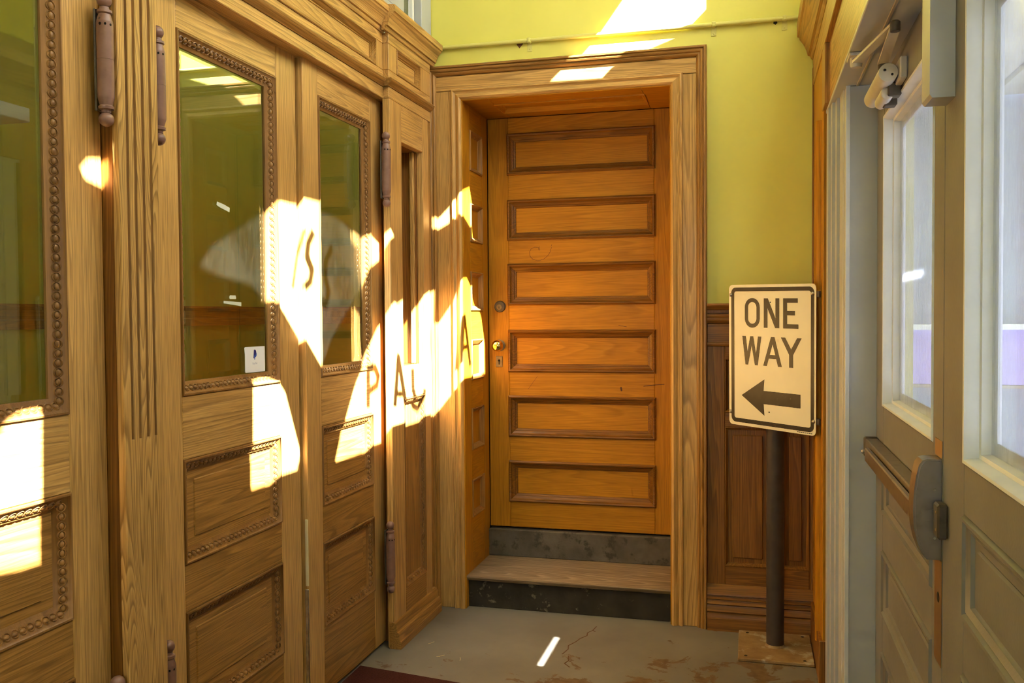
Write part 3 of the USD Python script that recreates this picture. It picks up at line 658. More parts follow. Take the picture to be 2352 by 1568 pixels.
# things stuck on the glass of door_3
G = LW(-1.5022)
s = thing('sticker', 'white square sticker with a blue letter P, low on the door glass', 'sticker', (-1.5022, 2.53, 1.21))
part(s, 'backing', flat(G, Polygon([(2.475, 1.182), (2.478, 1.179), (2.590, 1.178), (2.592, 1.181), (2.592, 1.258), (2.476, 1.2585), (2.472, 1.255), (2.475, 1.235)]), 0, 0.0006), 'sticker_white', smooth=False)
def pshape(u, v, h):
    o = Polygon([(0, 0), (.20, 0), (.28, .34), (.42, .34), (.62, .42), (.74, .62), (.72, .82), (.58, .96), (.40, 1.0), (.16, 1.0)])
    from shapely import affinity
    return affinity.translate(affinity.scale(o, h * .82, h, origin=(0, 0)), u, v)
part(s, 'logo', flat(G, pshape(2.5235, 1.222, 0.027), 0.0006, 0.0009), 'logo_navy', smooth=False, label='dark blue slanted letter P')
part(s, 'logo_shadow', flat(G, pshape(2.5285, 1.2175, 0.024), 0.0005, 0.0007), 'logo_blue', smooth=False, label='lighter blue letter P behind')  # second printed letter of the mark, in lighter blue
_t = meshkit.text_mesh('PayPal', 0.0065, 0.0004)
_v = np.array(_t.vertices); _v[:, 0] += 2.532 - (_v[:, 0].max() + _v[:, 0].min()) / 2; _v[:, 1] += 1.203; _v[:, 2] += 0.0005
part(s, 'lettering', T(G(_v), _t.faces), 'print_pale', smooth=False, label='faint small lettering')
for pts, lab in (([(2.335, 1.677), (2.352, 1.672), (2.402, 1.663), (2.404, 1.676), (2.372, 1.683), (2.338, 1.687)], 'torn tape scrap high on the glass of the stickered door'),
                 ([(2.396, 1.405), (2.428, 1.405), (2.431, 1.408), (2.428, 1.416), (2.398, 1.416), (2.394, 1.411)], 'short tape scrap in the middle of the stickered door glass'),
                 ([(2.364, 1.392), (2.364, 1.399), (2.459, 1.396), (2.459, 1.384)], 'long tapered tape scrap above the sticker')):
    solo('tape_scrap', flat(G, Polygon(pts), 0, 0.0005), 'tape_white', lab, 'tape', smooth=False)

# transom over the screen
Ft = LW(-1.420)
w1 = thing('window_1', 'grey painted transom window above the oak cornice', 'window', (-1.42, 2.6, 2.58), kind='structure')
part(w1, 'frame', join([fbox(Ft, -0.2, 3.965, 2.56, 2.628, -0.06, 0), fbox(Ft, -0.2, 3.965, 3.47, 3.56, -0.06, 0)]), 'transom_paint')
edges = [-0.2, 0.9, 2.2, 3.44]
for a, b in ((3.84, 3.965), (3.44, 3.63), (2.12, 2.26), (0.8, 0.94), (-0.2, -0.1)):
    part(w1, 'stile', fbox(Ft, a, b, 2.628, 3.47, -0.06, -0.0005), 'transom_paint')
for a, b in ((3.63, 3.84), (2.26, 3.44), (0.94, 2.12), (-0.1, 0.8)):
    part(w1, 'pane', fbox(Ft, a, b, 2.628, 3.47, -0.045, -0.041, 0), 'hall_glass', smooth=False)
    part(w1, 'muntin', fbox(Ft, b - .065, b - .045, 2.628, 3.47, -0.040, -0.018), 'white_paint')

# the hall behind the screen
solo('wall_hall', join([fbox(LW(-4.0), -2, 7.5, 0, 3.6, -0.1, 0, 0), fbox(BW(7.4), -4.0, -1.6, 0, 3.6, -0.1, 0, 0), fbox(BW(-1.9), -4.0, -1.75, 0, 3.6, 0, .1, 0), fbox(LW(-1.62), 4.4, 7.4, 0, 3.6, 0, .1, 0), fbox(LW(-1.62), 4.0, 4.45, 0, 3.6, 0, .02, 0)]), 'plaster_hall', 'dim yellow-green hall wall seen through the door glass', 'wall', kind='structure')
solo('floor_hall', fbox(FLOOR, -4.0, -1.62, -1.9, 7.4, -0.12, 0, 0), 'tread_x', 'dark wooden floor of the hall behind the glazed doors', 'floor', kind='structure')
solo('ceiling_hall', fbox(FLOOR, -4.1, -1.56, -1.9, 7.5, 3.6, 3.7, 0), 'ceiling_paint', 'ceiling of the hall behind the glazed doors', 'ceiling', kind='structure')
tc = thing('trim_8', 'brown chair rail along the hall wall behind the glass', 'chair rail', (-3.98, 4, 1.35), kind='structure')
for m in (run(LW(-4.0), 'u', -1.9, 7.4, [(1.29, 0), (1.29, .03), (1.34, .03), (1.35, .018), (1.40, .022), (1.42, .05), (1.435, .05), (1.435, 0)]), run(BW(7.4), 'u', -4.0, -1.6, [(1.29, 0), (1.29, .03), (1.34, .03), (1.35, .018), (1.40, .022), (1.42, .05), (1.435, .05), (1.435, 0)])): part(tc, 'rail', m, 'brown_y')
sh = thing('wall_shelf', 'white shelf on the hall wall seen through the leftmost glass', 'shelf', (-3.75, 3.5, 2.33))
part(sh, 'board', fbox(LW(-4.0), 2.9, 3.81, 2.335, 2.405, 0, 0.5, .004), 'white_paint')
part(sh, 'bracket', fbox(LW(-4.0), 3.2, 3.24, 2.15, 2.335, 0, 0.3), 'flat_black')
fill_light = UsdLux.SphereLight.Define(stage, '/World/hall_lamp'); fill_light.CreateRadiusAttr(0.15); fill_light.CreateIntensityAttr(HALL); fill_light.CreateColorAttr(Gf.Vec3f(1.0, 0.9, 0.72)); fill_light.AddTranslateOp().Set(Gf.Vec3d(-2.8, 6.3, 3.2))  # unseen fill light, added to brighten the hall behind the glass

# ================================================================== street side, right
XD = 0.380                                   # inside face of the grey doors
t6 = thing('trim_6', 'oak header and cornice framing the grey street doors', 'header', (0.25, 2.0, 2.06), kind='structure')
R = RW(0.25)
part(t6, 'pilaster_board', fbox(R, -3.965, -3.44, 0.0, 2.30, -0.05, 0), 'orange_z')
part(t6, 'bead', run(R, 'v', 0.12, 2.06, [(-3.56 + .022 * math.cos(a), -.002 + .020 * math.sin(a)) for a in np.linspace(0, math.pi, 9)] + [(-3.582, -.03), (-3.538, -.03)]), 'orange_z', smooth=True)
part(t6, 'plinth', fbox(R, -3.90, -3.43, 0.0, 0.16, -0.04, 0.012), 'brown_z')
part(t6, 'corner_strip', fbox(R, -3.968, -3.94, 0.19, 2.36, -0.02, 0.006, .003), 'brown_z')
part(t6, 'header_board', fbox(RW(0.262), -3.78, 1.35, 2.0745, 2.30, -0.04, 0), 'oak_darker_y')
part(t6, 'frieze_board', fbox(R, -3.965, 1.35, 2.285, 2.41, -0.05, 0.004), 'oak_darker_y')
part(t6, 'frieze_stile', fbox(R, -3.46, -3.33, 2.0745, 2.285, -0.05, 0.004), 'oak_darker_z')
part(t6, 'cornice', run(R, 'u', -3.968, 1.5, [(2.395, -.03), (2.395, .006), (2.402, .012), (2.410, .014), (2.414, .024), (2.436, .030), (2.462, .042), (2.480, .056), (2.490, .058), (2.494, .066), (2.540, .068), (2.545, .060), (2.63, -.02), (2.63, -.03)]), 'oak_darker_y', smooth=40)

t7 = thing('trim_7', 'chipped grey painted frame and soffit of the street doors', 'door frame', (0.30, 2.0, 0), kind='structure')
part(t7, 'soffit', fbox(FLOOR, 0.2585, 0.44, -1.30, 3.78, 2.062, 2.074, .002), 'grey_paint')
part(t7, 'soffit_batten', fbox(FLOOR, 0.318, 0.325, 0.98, 3.04, 2.0585, 2.064, .001), 'cream_paint')
cas = [(0.2595, 3.42), (0.2595, 3.345), (0.2675, 3.345), (0.2675, 3.325), (0.2655, 3.315), (0.2655, 3.265), (0.275, 3.265), (0.275, 3.20), (0.284, 3.20), (0.284, 3.10), (0.2875, 3.095), (0.34, 3.095), (0.34, 3.42)]
part(t7, 'casing', trimesh.creation.extrude_polygon(Polygon(cas), 2.062, engine='earcut'), 'grey_paint', smooth=25)
part(t7, 'jamb', fbox(FLOOR, 0.2885, 0.44, 3.040, 3.12, 0, 2.062, .003), 'grey_paint')
part(t7, 'jamb_edge', fbox(FLOOR, 0.2875, 0.3005, 3.036, 3.04, 0, 2.062, .001), 'white_paint')
part(t7, 'jamb', fbox(FLOOR, 0.2885, 0.44, 0.92, 0.975, 0, 2.062, .003), 'grey_paint')
part(t7, 'saddle', fbox(FLOOR, 0.36, 0.52, 0.975, 3.04, 0, 0.012, .004), 'dark_metal')

GB = [(0, 0), (0.003, 0.004), (0.008, 0.003), (0.012, -0.006), (0.013, -0.022), (0.020, -0.024), (0.022, -0.040)]
GP = [(0, 0), (0.004, 0.006), (0.010, 0.005), (0.014, -0.002), (0.017, 0.0), (0.021, -0.003), (0.028, -0.006), (0.030, -0.012), (0.034, -0.0145)]


def grey_door(n, label, ya, yb, sa, sb, panels, side):
    """ya < yb; sa, sb stile widths at the near and far edge."""
    Fd = RW(XD)
    d = thing('door_%d' % n, label, 'door', (XD, (ya + yb) / 2, 0.012), kind='structure')
    H, B = 2.052, -0.055
    g0, g1 = ya + sa, yb - sb
    part(d, 'stile', fbox(Fd, -ya, -g0, 0.014, H, B, 0), 'door_paint')
    part(d, 'stile', fbox(Fd, -g1, -yb, 0.014, H, B, 0), 'door_paint')
    zz = [0.014] + [z for p in panels for z in p] + [1.070, 1.930, H]
    for a, b in zip(zz[0::2], zz[1::2]):
        part(d, 'rail', fbox(Fd, -g0, -g1, a, b, B, -0.0004), 'door_paint')
    part(d, 'glass_bead', fsweep(Fd, -g1, -g0, 1.070, 1.930, GB, back=-0.046), 'white_paint', smooth=40, label='white painted glazing bead')
    part(d, 'pane', fbox(Fd, -g1 + .004, -g0 - .004, 1.074, 1.926, -0.044, -0.0405, 0), 'street_glass', smooth=False, label='dusty streaked window glass')
    part(d, 'outer_bead', fsweep(Fd, -g1, -g0, 1.070, 1.930, [(0.045, -.0445), (0.045, -.048), (0.030, -.055), (0.0, -.055)], back=-.0445), 'white_paint', smooth=False)
    for a, b in panels:
        pn = part(d, 'panel', join([fbox(Fd, -g1 - .003, -g0 + .003, a - .003, b + .003, -0.04, -0.013, 0), fbox(Fd, -g1 + .065, -g0 - .065, a + .048, b - .048, -0.02, -0.0075, 0.004)]), 'door_paint')
        part(pn, 'panel_moulding', fsweep(Fd, -g1, -g0, a, b, GP, back=-0.018), 'door_paint', smooth=40)
    return d


d5 = grey_door(5, 'grey street door with a push bar, by the one way sign', 2.012, 3.033, 0.105, 0.150, [(0.06, 0.335), (0.447, 0.640), (0.752, 0.945)], 1)
d6 = grey_door(6, 'nearer grey street door at the right edge of the view', 0.985, 2.006, 0.150, 0.185, [(0.07, 0.680), (0.782, 0.975)], 1)
# exit device on door_5: a bowed case at the lock edge, rail and push bar across the door
case = Polygon([(0.3795, 0.838), (0.352, 0.838), (0.342, 0.850), (0.333, 0.875), (0.327, 0.905), (0.325, 0.940), (0.327, 0.980), (0.331, 1.012), (0.336, 1.034), (0.343, 1.044), (0.352, 1.047), (0.3795, 1.047)])
def prism_y(pg, y0, y1):
    m = trimesh.creation.extrude_polygon(pg, y1 - y0, engine='earcut'); v = np.array(m.vertices)
    return T(np.stack([v[:, 0], y1 - v[:, 2], v[:, 1]], 1), m.faces)
ed = part(d5, 'exit_device', join([prism_y(case, 2.020, 2.076), prism_y(case.buffer(-0.004), 2.0165, 2.0795)]), 'satin_bronze', smooth=25, label='brushed bronze exit device case')
part(ed, 'dog_plate', fbox(BW(2.0165), 0.340, 0.3775, 0.918, 0.944, 0, 0.0015), 'satin_bronze')
for z in (0.984, 0.884): part(ed, 'screw', lathe([(0.0032, 0), (0.0026, 0.0012)], (0.366, 2.0165, z), '-y', 12), 'screw_steel')
part(ed, 'channel', fbox(RW(XD), -2.985, -2.078, 0.908, 0.962, 0.0, 0.038, .003), 'satin_bronze', label='long bronze channel across the door')
part(ed, 'push_bar', fbox(RW(XD), -2.86, -2.080, 0.910, 0.950, 0.040, 0.054, .003), 'satin_bronze', label='push pad on the channel')
part(ed, 'end_cap', fbox(RW(XD), -3.000, -2.975, 0.904, 0.966, 0.0, 0.042, .005), 'dark_metal')
part(ed, 'end_bolt', lathe([(0.007, 0), (0.007, 0.006), (0.004, 0.009)], (0.338, 2.968, 0.922), '-x', 14), 'screw_steel', smooth=40)
for a, b, lab in ((0.615, 0.836, 'copper coloured edge plate below the exit device'), (1.049, 1.085, 'small copper coloured edge plate above the exit device')): part(d5, 'edge_plate', fbox(RW(XD), -2.085, -2.014, a, b, 0, 0.0015, .0005), 'edge_brass', label=lab)
part(d5, 'cylinder_hole', lathe([(0.011, 0), (0.011, 0.0012)], (XD - .0012, 2.042, 0.755), '-x', 16), 'flat_black')
k = part(d6, 'strike', fbox(RW(XD), -2.000, -1.955, 0.895, 0.965, 0, 0.020, .004), 'dark_metal', label='dark strike plate for the latch')
for z in (0.948, 0.913): part(k, 'screw', lathe([(0.0032, 0), (0.0026, 0.0012)], (XD - .0205, 1.968, z), '-x', 10), 'edge_brass')
part(d6, 'bolt_cover', T(*[x for x in (lambda m: (np.array(m.vertices), m.faces))(prism_y(Polygon([(0.3795, 1.765), (0.339, 1.765), (0.334, 1.772), (0.334, 2.05), (0.3795, 2.05)]), 1.915, 1.998))]), 'grey_paint', label='grey boxed cover of the top bolt')
for z in (1.845, 1.905): part(d5, 'plug', lathe([(0.010, 0), (0.009, 0.0012)], (XD - .0003, 2.055, z), '-x', 16), 'door_paint')

# door closer under the soffit
dc = thing('door_closer', 'old painted door closer with folded arm above the push bar door', 'door closer', (0.34, 2.6, 1.95))
cy = lambda r0, y0, y1, z, x=0.338: lathe([(r0 * .6, y0), (r0 * .92, y0 + .004), (r0, y0 + .010), (r0, y1 - .02), (r0 * .9, y1 - .008), (r0 * .55, y1)], (x, 0, z), 'y', 24)
part(dc, 'cylinder', cy(0.024, 2.50, 2.82, 1.962), 'closer_paint', smooth=40)
part(dc, 'lower_cylinder', cy(0.017, 2.56, 2.70, 1.925, 0.345), 'closer_paint', smooth=40)
part(dc, 'end_disc', lathe([(0.0235, 0), (0.0235, 0.006), (0.021, 0.008)], (0.338, 2.502, 1.962), '-y', 24), 'closer_paint', smooth=40)
for dx, dz in ((-.009, .006), (.009, -.006)): part(dc, 'spanner_hole', lathe([(0.0032, 0), (0.0032, 0.0012)], (0.338 + dx, 2.4945, 1.962 + dz), '-y', 10), 'flat_black')
part(dc, 'mounting_plate', fbox(RW(XD), -2.74, -2.47, 1.94, 1.995, 0, 0.018, .003), 'closer_paint')
part(dc, 'valve_lug', fbox(FLOOR, 0.345, 0.378, 2.55, 2.59, 1.915, 1.95, .003), 'dark_metal')
part(dc, 'valve_lug', fbox(FLOOR, 0.345, 0.378, 2.62, 2.66, 1.905, 1.945, .003), 'dark_metal')
KN, PV, AR = np.array([0.3300, 2.330, 2.022]), np.array([0.280, 2.680, 2.036]), np.array([0.338, 2.60, 2.008])
def bar(a, b, w0, w1, h):
    t = (b - a); L = np.linalg.norm(t); t /= L; s = np.cross([0, 0, 1.0], t); s /= np.linalg.norm(s); u = np.cross(t, s)
    pts = [a + t * x + s * sx * w + u * z for x, w in ((-.008, w0 * .6), (0, w0), (L, w1), (L + .008, w1 * .6)) for sx in (-1, 1) for z in (0, h)]
    return trimesh.Trimesh(np.array(pts)).convex_hull
part(dc, 'main_arm', bar(AR, KN, 0.013, 0.012, 0.007), 'closer_paint')
part(dc, 'forearm', bar(PV, KN + [0, 0, .008], 0.013, 0.011, 0.007), 'closer_paint')
part(dc, 'pinion', lathe([(0.012, 0), (0.012, 0.040)], AR + [0, 0, -.034], n=16), 'dark_metal')
part(dc, 'knee_pin', lathe([(0.011, 0), (0.012, 0.003), (0.012, 0.022), (0.008, 0.026)], KN + [0, 0, -.006], n=16), 'dark_metal')
part(dc, 'soffit_shoe', join([lathe([(0.014, 0), (0.016, 0.006), (0.016, 0.034)], PV + [0, 0, -.010], n=18), fbox(FLOOR, PV[0] - .02, PV[0] + .02, PV[1] - .03, PV[1] + .05, 2.052, 2.062, .002)]), 'closer_paint', smooth=40)

w3 = thing('window_3', 'unseen window added behind the viewpoint for cool front light', 'window', (-0.6, -1.75, 1.5), kind='structure')  # added opening, brings neutral light onto surfaces facing the viewpoint
part(w3, 'frame', fsweep(Frame((0, -1.7, 0), (-1, 0, 0), (0, 0, 1), (0, 1, 0)), -RWX1, -RWX0, RWZ0, RWZ1, [(0, .01), (.05, .01), (.05, -.05)], back=-.06), 'grey_paint')
part(w3, 'pane', fbox(BW(-1.74), RWX0 + .03, RWX1 - .03, RWZ0 + .03, RWZ1 - .03, 0, .004, 0), 'clear_glass', smooth=False)
# the tall transom that lets the sun in
w2 = thing('window_2', 'tall street transom with lettering and an added sun shaping film, above the grey doors', 'window', (0.42, 1.8, 2.95), kind='structure')
part(w2, 'frame', fsweep(RW(0.40), -3.62, 0.10, 2.95, 4.10, [(0, 0), (.03, 0), (.03, -.05)], back=-.05), 'grey_paint')
part(w2, 'pane', fbox(RW(0.40), -3.60, 0.08, 2.97, 4.08, -.026, -.022, 0), 'clear_glass', smooth=False)
SUN_OPENINGS = [[[[3.571,3.357],[3.463,3.39],[3.363,3.509],[3.227,3.629],[3.193,3.639],[3.029,3.918],[3.067,3.903],[3.138,3.864],[3.198,3.851],[3.287,3.869]]],[[[3.441,3.058],[3.446,2.953],[3.437,2.914],[3.418,2.931],[3.42,3.087]]],[[[1.743,3.227],[1.822,3.334],[1.892,3.405],[1.949,3.48],[2.05,3.561],[2.132,3.59],[2.154,3.583],[2.216,3.599],[2.395,3.602],[2.62,3.664],[2.616,3.518],[2.629,3.495],[2.648,3.49],[2.693,3.502],[2.711,3.524],[2.715,3.546],[2.78,3.548],[2.9,3.47],[3.005,3.367],[3.06,3.238],[3.063,3.066],[3.015,2.941],[2.85,2.92],[2.696,2.909],[2.696,3.019],[2.683,3.031],[2.613,3.07],[2.377,3.043],[2.049,3.026],[2.045,3.056],[2.024,3.07],[1.957,3.069],[1.665,3.085]],[[2.733,3.383],[2.721,3.388],[2.711,3.361],[2.691,3.172],[2.725,3.169],[2.73,3.217],[2.776,3.22],[2.806,3.134],[2.838,3.145],[2.752,3.389]],[[2.41,3.168],[2.371,3.182],[2.342,3.224],[2.339,3.312],[2.305,3.312],[2.309,3.213],[2.351,3.154],[2.419,3.132],[2.476,3.177],[2.486,3.208],[2.453,3.217],[2.448,3.198]],[[2.145,3.201],[2.207,3.196],[2.229,3.139],[2.264,3.153],[2.178,3.373],[2.163,3.385],[2.15,3.382],[2.143,3.372],[2.099,3.168],[2.136,3.16]],[[1.933,3.407],[1.928,3.243],[1.964,3.242],[1.966,3.294],[2.045,3.312],[2.067,3.365],[2.025,3.416],[1.948,3.42]]],[[[2.614,3.998],[2.653,3.963],[2.726,3.943],[2.832,3.972],[2.871,3.899],[2.922,3.728],[2.84,3.791],[2.723,3.839],[2.718,3.854],[2.613,3.95]]],[[[2.733,3.245],[2.741,3.319],[2.766,3.248]]],[[[2.195,3.225],[2.151,3.229],[2.166,3.3]]],[[[0.929,3.865],[1.195,3.981],[1.423,4.028],[1.567,4.021],[1.76,3.987],[1.998,3.924],[2.076,3.895],[2.129,3.859],[1.977,3.799],[1.93,3.749],[1.675,3.566],[1.55,3.43],[1.281,3.671],[1.137,3.763],[0.97,3.781],[0.863,3.805]],[[1.66,3.736],[1.636,3.777],[1.64,3.828],[1.69,3.877],[1.666,3.902],[1.607,3.839],[1.601,3.771],[1.626,3.727],[1.611,3.699],[1.582,3.713],[1.568,3.682],[1.613,3.66],[1.628,3.662],[1.661,3.721]],[[1.503,3.777],[1.472,3.814],[1.479,3.846],[1.516,3.888],[1.489,3.911],[1.447,3.864],[1.434,3.814],[1.437,3.799],[1.468,3.763],[1.46,3.738],[1.426,3.722],[1.441,3.689],[1.489,3.714],[1.506,3.763]],[[1.397,3.837],[1.363,3.726],[1.381,3.721],[1.414,3.83],[1.45,3.898],[1.433,3.907]]],[[[2.028,3.359],[2.022,3.343],[1.967,3.331],[1.968,3.384],[2.01,3.381]]],[[[1.117,3.438],[1.163,3.448],[1.211,3.442],[1.27,3.419],[1.312,3.38],[1.41,3.168],[1.384,3.116],[1.11,3.116]]],[[[0.406,3.966],[0.448,3.973],[0.463,3.953],[0.462,3.91],[0.394,3.923],[0.381,3.942]]],[[[0.137,3.372],[0.163,3.403],[0.201,3.423],[0.249,3.427],[0.241,3.103],[0.186,3.104],[0.047,3.122],[0.053,3.341]]]]
holes = unary_union([Polygon([(-y, z) for y, z in g[0]], [[(-y, z) for y, z in h] for h in g[1:]]).buffer(0) for g in SUN_OPENINGS])
film = Polygon([(-3.60, 2.97), (0.08, 2.97), (0.08, 4.08), (-3.60, 4.08)]).difference(holes)
part(w2, 'film', flat(RW(0.42), film, 0.0, 0.0015), 'sun_mask_film', smooth=False, label='added white film, openings cut to shape the sun patches and letter shadows')  # added film; its openings are shaped to cast the sun patches

# the street, the porch wall, and an unseen roof added to shade the doors
solo('paving', fbox(FLOOR, 0.50, 30, -25, 30, -0.15, -0.03, 0), 'paving', 'sunlit street paving outside the grey doors', 'paving', kind='structure')
cn = thing('canopy', 'unseen boarded roof added to shade the street doors', 'canopy', (1.7, 1.5, 2.85))  # added out of view to keep the sun off the door panes
slot_y, slot_x = (1.625, 1.945), 1.605  # gap between the boards, placed to cast the sunlit strip indoors
for i, (a, b) in enumerate(((0.52, slot_x - .023), (slot_x + .023, 4.2))):
    part(cn, 'board', fbox(FLOOR, a, b, -4.0, 6.98, 2.85, 2.89, 0), 'shade_board')
part(cn, 'gap_lath', fbox(FLOOR, slot_x - .06, slot_x + .06, -4.0, slot_y[0], 2.891, 2.90, 0), 'shade_board')
part(cn, 'gap_lath', fbox(FLOOR, slot_x - .06, slot_x + .06, slot_y[1], 6.98, 2.891, 2.90, 0), 'shade_board')
part(cn, 'edge_beam', fbox(FLOOR, 4.15, 4.25, -4.0, 6.98, 2.72, 2.86, .005), 'cream_paint')
pw = thing('porch_wall', 'pale porch end wall with a purple painted band seen through the dusty glass', 'wall', (2, 7.0, 0))
part(pw, 'plaster', fbox(BW(7.0), 0.5, 9.0, -0.03, 6.0, -0.3, 0, 0), 'porch_plaster')
part(pw, 'ledge', fbox(BW(7.0), 0.5, 9.0, 1.225, 1.265, 0, 0.10, .004), 'sticker_white')
part(pw, 'painted_band', fbox(BW(7.0), 0.5, 9.0, 0.84, 1.225, 0, 0.03, .002), 'purple_paint')
part(pw, 'gold_line', fbox(BW(7.0), 0.5, 9.0, 0.815, 0.838, 0, 0.035, .002), 'cream_paint')
solo('building', fbox(LW(14.0), -25, 30, 0, 9, -3, 0, 0), 'street_stone', 'plain stone building across the street', 'building')

# ================================================================== loose things
cd = thing('conduit', 'thin pipe painted yellow-green along the wall above the door casing', 'pipe', (-0.6, 3.95, 2.57))
zc = 2.572
path = [(-1.423, 3.925, 2.585), (-1.415, 3.93, 2.582), (-1.40, 3.945, 2.577), (-1.375, 3.955, zc), (-1.30, 3.957, zc)]
part(cd, 'bare_end', tube(path[:4], 0.0095), 'galvanised', smooth=True, label='bare shiny steel end of the pipe')
part(cd, 'pipe', tube([(-1.375, 3.955, zc), (-0.9, 3.957, zc), (-0.4, 3.957, zc), (0.205, 3.957, zc)], 0.0095), 'conduit_paint', smooth=True)
for x in (-0.957, -0.154, 0.134):
    part(cd, 'strap', join([fbox(BW(YB), x - .011, x + .011, zc - .045, zc - .008, 0, 0.003, .001), fbox(BW(YB), x - .010, x + .010, zc - .0125, zc + .0125, 0, 0.0245, .005), lathe([(0.004, 0), (0.003, 0.002)], (x, YB - .003, zc - .034), '-y', 10)]), 'conduit_paint', smooth=30)
part(cd, 'coupling', tube([(-0.045, 3.957, zc), (0.0, 3.957, zc)], 0.012), 'conduit_paint', smooth=40)
solo('plaster_hole', flat(BW(YB), Polygon([(-1.022, 2.572), (-0.985, 2.573), (-0.990, 2.560), (-0.998, 2.553), (-1.004, 2.545), (-1.012, 2.556)]), -0.002, 0.0008), 'scratch_ink', 'small brown hole broken in the plaster under the pipe', 'hole', smooth=False)

solo('plaster_hole', flat(BW(YB), Polygon([(0.090, 2.567), (0.102, 2.568), (0.106, 2.560), (0.098, 2.553), (0.089, 2.558)]), -0.002, 0.0008), 'flat_black', 'tiny dark hole in the plaster beside the last pipe strap', 'hole', smooth=False)

# ONE WAY sign on its pole
K = 0.925
SC = np.array([0.078, 3.941, 1.167]) * K + np.array([0, 0, CAM_H * (1 - K)])
SU, SV = np.array([0.751, -0.660, -0.018]), np.array([-0.002, -0.029, 1.0])
SU /= np.linalg.norm(SU); SN = np.cross(SU, SV); SN /= np.linalg.norm(SN); SV = np.cross(SN, SU)
SW, SH = 0.457 * K, 0.610 * K
SF = Frame(SC - SU * SW / 2 + SV * SH / 2, SU * SW, -SV * SH, SN)      # u right, v down, both 0..1
def sflat(shape, w0, w1):
    m = flat(SF, shape, w0, w1); m.faces = np.asarray(m.faces)[:, ::-1]; return m
def metric(shape, r):                                               # rounds corners in true proportion
    from shapely import affinity
    q = affinity.scale(shape, SW, SH, origin=(0, 0)); q = q.buffer(-r).buffer(r, quad_segs=8); return affinity.scale(q, 1 / SW, 1 / SH, origin=(0, 0))
rect = lambda a, b, c, d: Polygon([(a, c), (b, c), (b, d), (a, d)])
sg = thing('road_sign', 'cream ONE WAY road sign with left arrow on a dark pole and square base', 'road sign', (0.095, 3.757, 0))
part(sg, 'sign_plate', sflat(metric(rect(0, 1, 0, 1), 0.018), -0.002, 0.0), 'sign_white', smooth=False)
part(sg, 'border', sflat(metric(rect(.030, .980, .019, .979), 0.022).difference(metric(rect(.066, .946, .046, .950), 0.010)), 0, 0.0007), 'sign_black', smooth=False)
def strk(*lines, w=0.046):
    out = []
    from shapely import affinity
    for l in lines:
        q = LineString([(x * SW, y * SH) for x, y in l]).buffer(w * SW, cap_style=2, join_style=2, mitre_limit=3)
        out.append(affinity.scale(q, 1 / SW, 1 / SH, origin=(0, 0)))
    return unary_union(out)
T1, B1, T2, B2 = 0.096, 0.299, 0.361, 0.562
clip = lambda s, t, b: s.intersection(rect(0, 1, t, b))
from shapely import affinity
ell = lambda cx, cy, rx, ry: affinity.scale(LineString([(cx, cy), (cx + 1e-6, cy)]).buffer(1.0, quad_segs=16), rx, ry, origin=(cx, cy))
sq = lambda cx, cy, rx, ry: metric(rect(cx - rx, cx + rx, cy - ry, cy + ry), min(rx * SW, ry * SH) * .98)
letters = {
    'O': sq(.287, .1975, .089, .1035).difference(sq(.287, .1975, .051, .076)),
    'N': clip(unary_union([rect(.424, .466, T1, B1), rect(.559, .601, T1, B1), Polygon([(.424, T1), (.470, T1), (.601, B1), (.555, B1)])]), T1, B1),
    'E': unary_union([rect(.645, .688, T1, B1), rect(.645, .805, T1, .126), rect(.645, .775, .181, .210), rect(.645, .812, .270, B1)]),
    'W': unary_union([Polygon([(.167, T2), (.207, T2), (.238, B2 - .05), (.232, B2), (.205, B2)]), Polygon([(.205, B2), (.236, B2), (.298, T2), (.262, T2)]), Polygon([(.262, T2), (.298, T2), (.352, B2), (.318, B2)]), Polygon([(.318, B2), (.352, B2), (.394, T2), (.355, T2)])]),
    'A': unary_union([Polygon([(.507, T2), (.547, T2), (.458, B2), (.417, B2)]), Polygon([(.507, T2), (.547, T2), (.630, B2), (.588, B2)]), Polygon([(.470, .484), (.582, .484), (.594, .510), (.457, .510)])]),
    'Y': unary_union([Polygon([(.620, T2), (.668, T2), (.755, .466), (.712, .476)]), Polygon([(.800, T2), (.848, T2), (.755, .476), (.712, .466)]), rect(.712, .755, .460, B2)]),
}
for ch in 'ONEWAY':
    part(sg, 'letter', sflat(letters[ch], 0, 0.0007), 'sign_black', smooth=False)
part(sg, 'arrow', sflat(Polygon([(.157, .783), (.430, .657), (.420, .737), (.836, .737), (.836, .829), (.420, .829), (.430, .909)]), 0, 0.0007), 'sign_black', smooth=False, label='black arrow pointing left')
part(sg, 'maker_line', sflat(unary_union([rect(.80 + .021 * k, .815 + .021 * k, .9855, .990) for k in range(8)]), 0, 0.0006), 'sign_black', smooth=False, kind='stuff')
for a, b in ((.025, .070), (.962, .066), (.018, .910), (.975, .906)):
    c = SF((a, b, 0)); t = lathe([(0.0075, 0), (0.0075, 0.002), (0.005, 0.005), (0.002, 0.006)], n=14)
    v = np.array(t.vertices) @ np.array([SU, SV, SN]) + c
    part(sg, 'bolt', T(v, t.faces), 'screw_steel', smooth=40)
part(sg, 'bolt_hole', sflat(ell(.499, .123, .006, .0045), 0, .0008), 'flat_black', smooth=False)
part(sg, 'bolt_hole', sflat(ell(.486, .881, .007, .005), 0, .0008), 'flat_black', smooth=False)
PX, PY = 0.0935, 3.757
for dv in (SH * .43, -SH * .406): part(sg, 'bracket', fbox(Frame(SC, SU, SV, SN), -SW / 2 + .01, SW / 2 + .012, dv - .012, dv + .012, -0.014, -0.003), 'dark_metal')
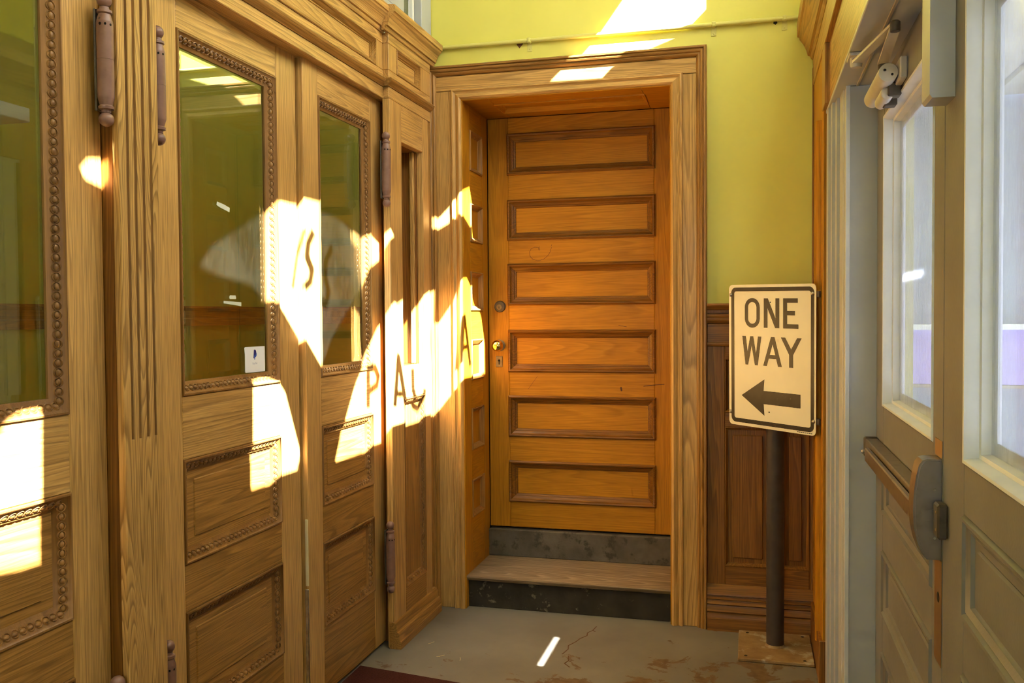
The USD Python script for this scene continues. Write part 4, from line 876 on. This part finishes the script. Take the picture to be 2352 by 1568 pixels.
pl = part(sg, 'pole', lathe([(0.0345, 0.012), (0.0345, 1.445), (0.030, 1.45)], (PX, PY, 0), n=28), 'pole_paint', smooth=40)
zz = [SC[2] + SH * .43, SC[2] - SH * .406]
pc_ = np.array([PX, PY])
for z in zz:
    c = SC + SV * ((z - SC[2]) / SV[2]); p0 = np.array([PX, PY, z]); d_ = c - p0; n2 = SN[:2] / np.linalg.norm(SN[:2]); off = d_[:2] @ n2
    a = p0; b = p0 + np.array([*(n2 * (off - .012)), 0])
    part(pl, 'standoff', tube([a, b], 0.012), 'dark_metal')
bp = part(sg, 'base_plate', fbox(FLOOR, -0.050, 0.236, 3.590, 3.915, 0.0, 0.014, .003), 'plate_rust', label='square paint spotted base plate')
for x, y in ((-.02, 3.62), (.20, 3.615), (-.015, 3.885), (.205, 3.885)): part(bp, 'plate_screw', lathe([(0.007, 0), (0.005, 0.0015)], (x, y, 0.014), n=10), 'flat_black')
part(bp, 'weld_collar', lathe([(0.040, 0.013), (0.039, 0.018), (0.0345, 0.024)], (PX, PY, 0), n=24), 'plate_rust', smooth=40)

mt = thing('floor_mat', 'dark maroon carpet mat at the bottom edge by the glazed doors', 'mat', (-0.9, 2.4, 0))
part(mt, 'pile', flat(FLOOR, Polygon([(-1.455, 3.185), (-1.03, 3.12), (-0.35, 3.02), (-0.25, 0.6), (-1.44, 0.6)]), 0, 0.007), 'mat_fabric', smooth=False)
for k, (x, y, a, L, lab) in enumerate(((-1.279, 3.485, 0.4, .035, 'bent straw on the floor near the pilaster base'), (-1.196, 3.357, 0.15, .045, 'long straw on the floor beyond the mat edge'), (-1.104, 3.347, 1.7, .022, 'short upright looking straw on the floor right of the long one'), (-1.40, 3.43, 0.9, .04, 'straw tuft at the foot of the pilaster'))):
    pts = [(x + math.cos(a + t * .6) * L * t, y + math.sin(a + t * .6) * L * t, .0018 + .004 * math.sin(t * 3)) for t in np.linspace(-.5, .5, 6)]
    solo('straw', tube(pts, 0.0011, 5), 'straw_dry', lab, 'straw', smooth=True)
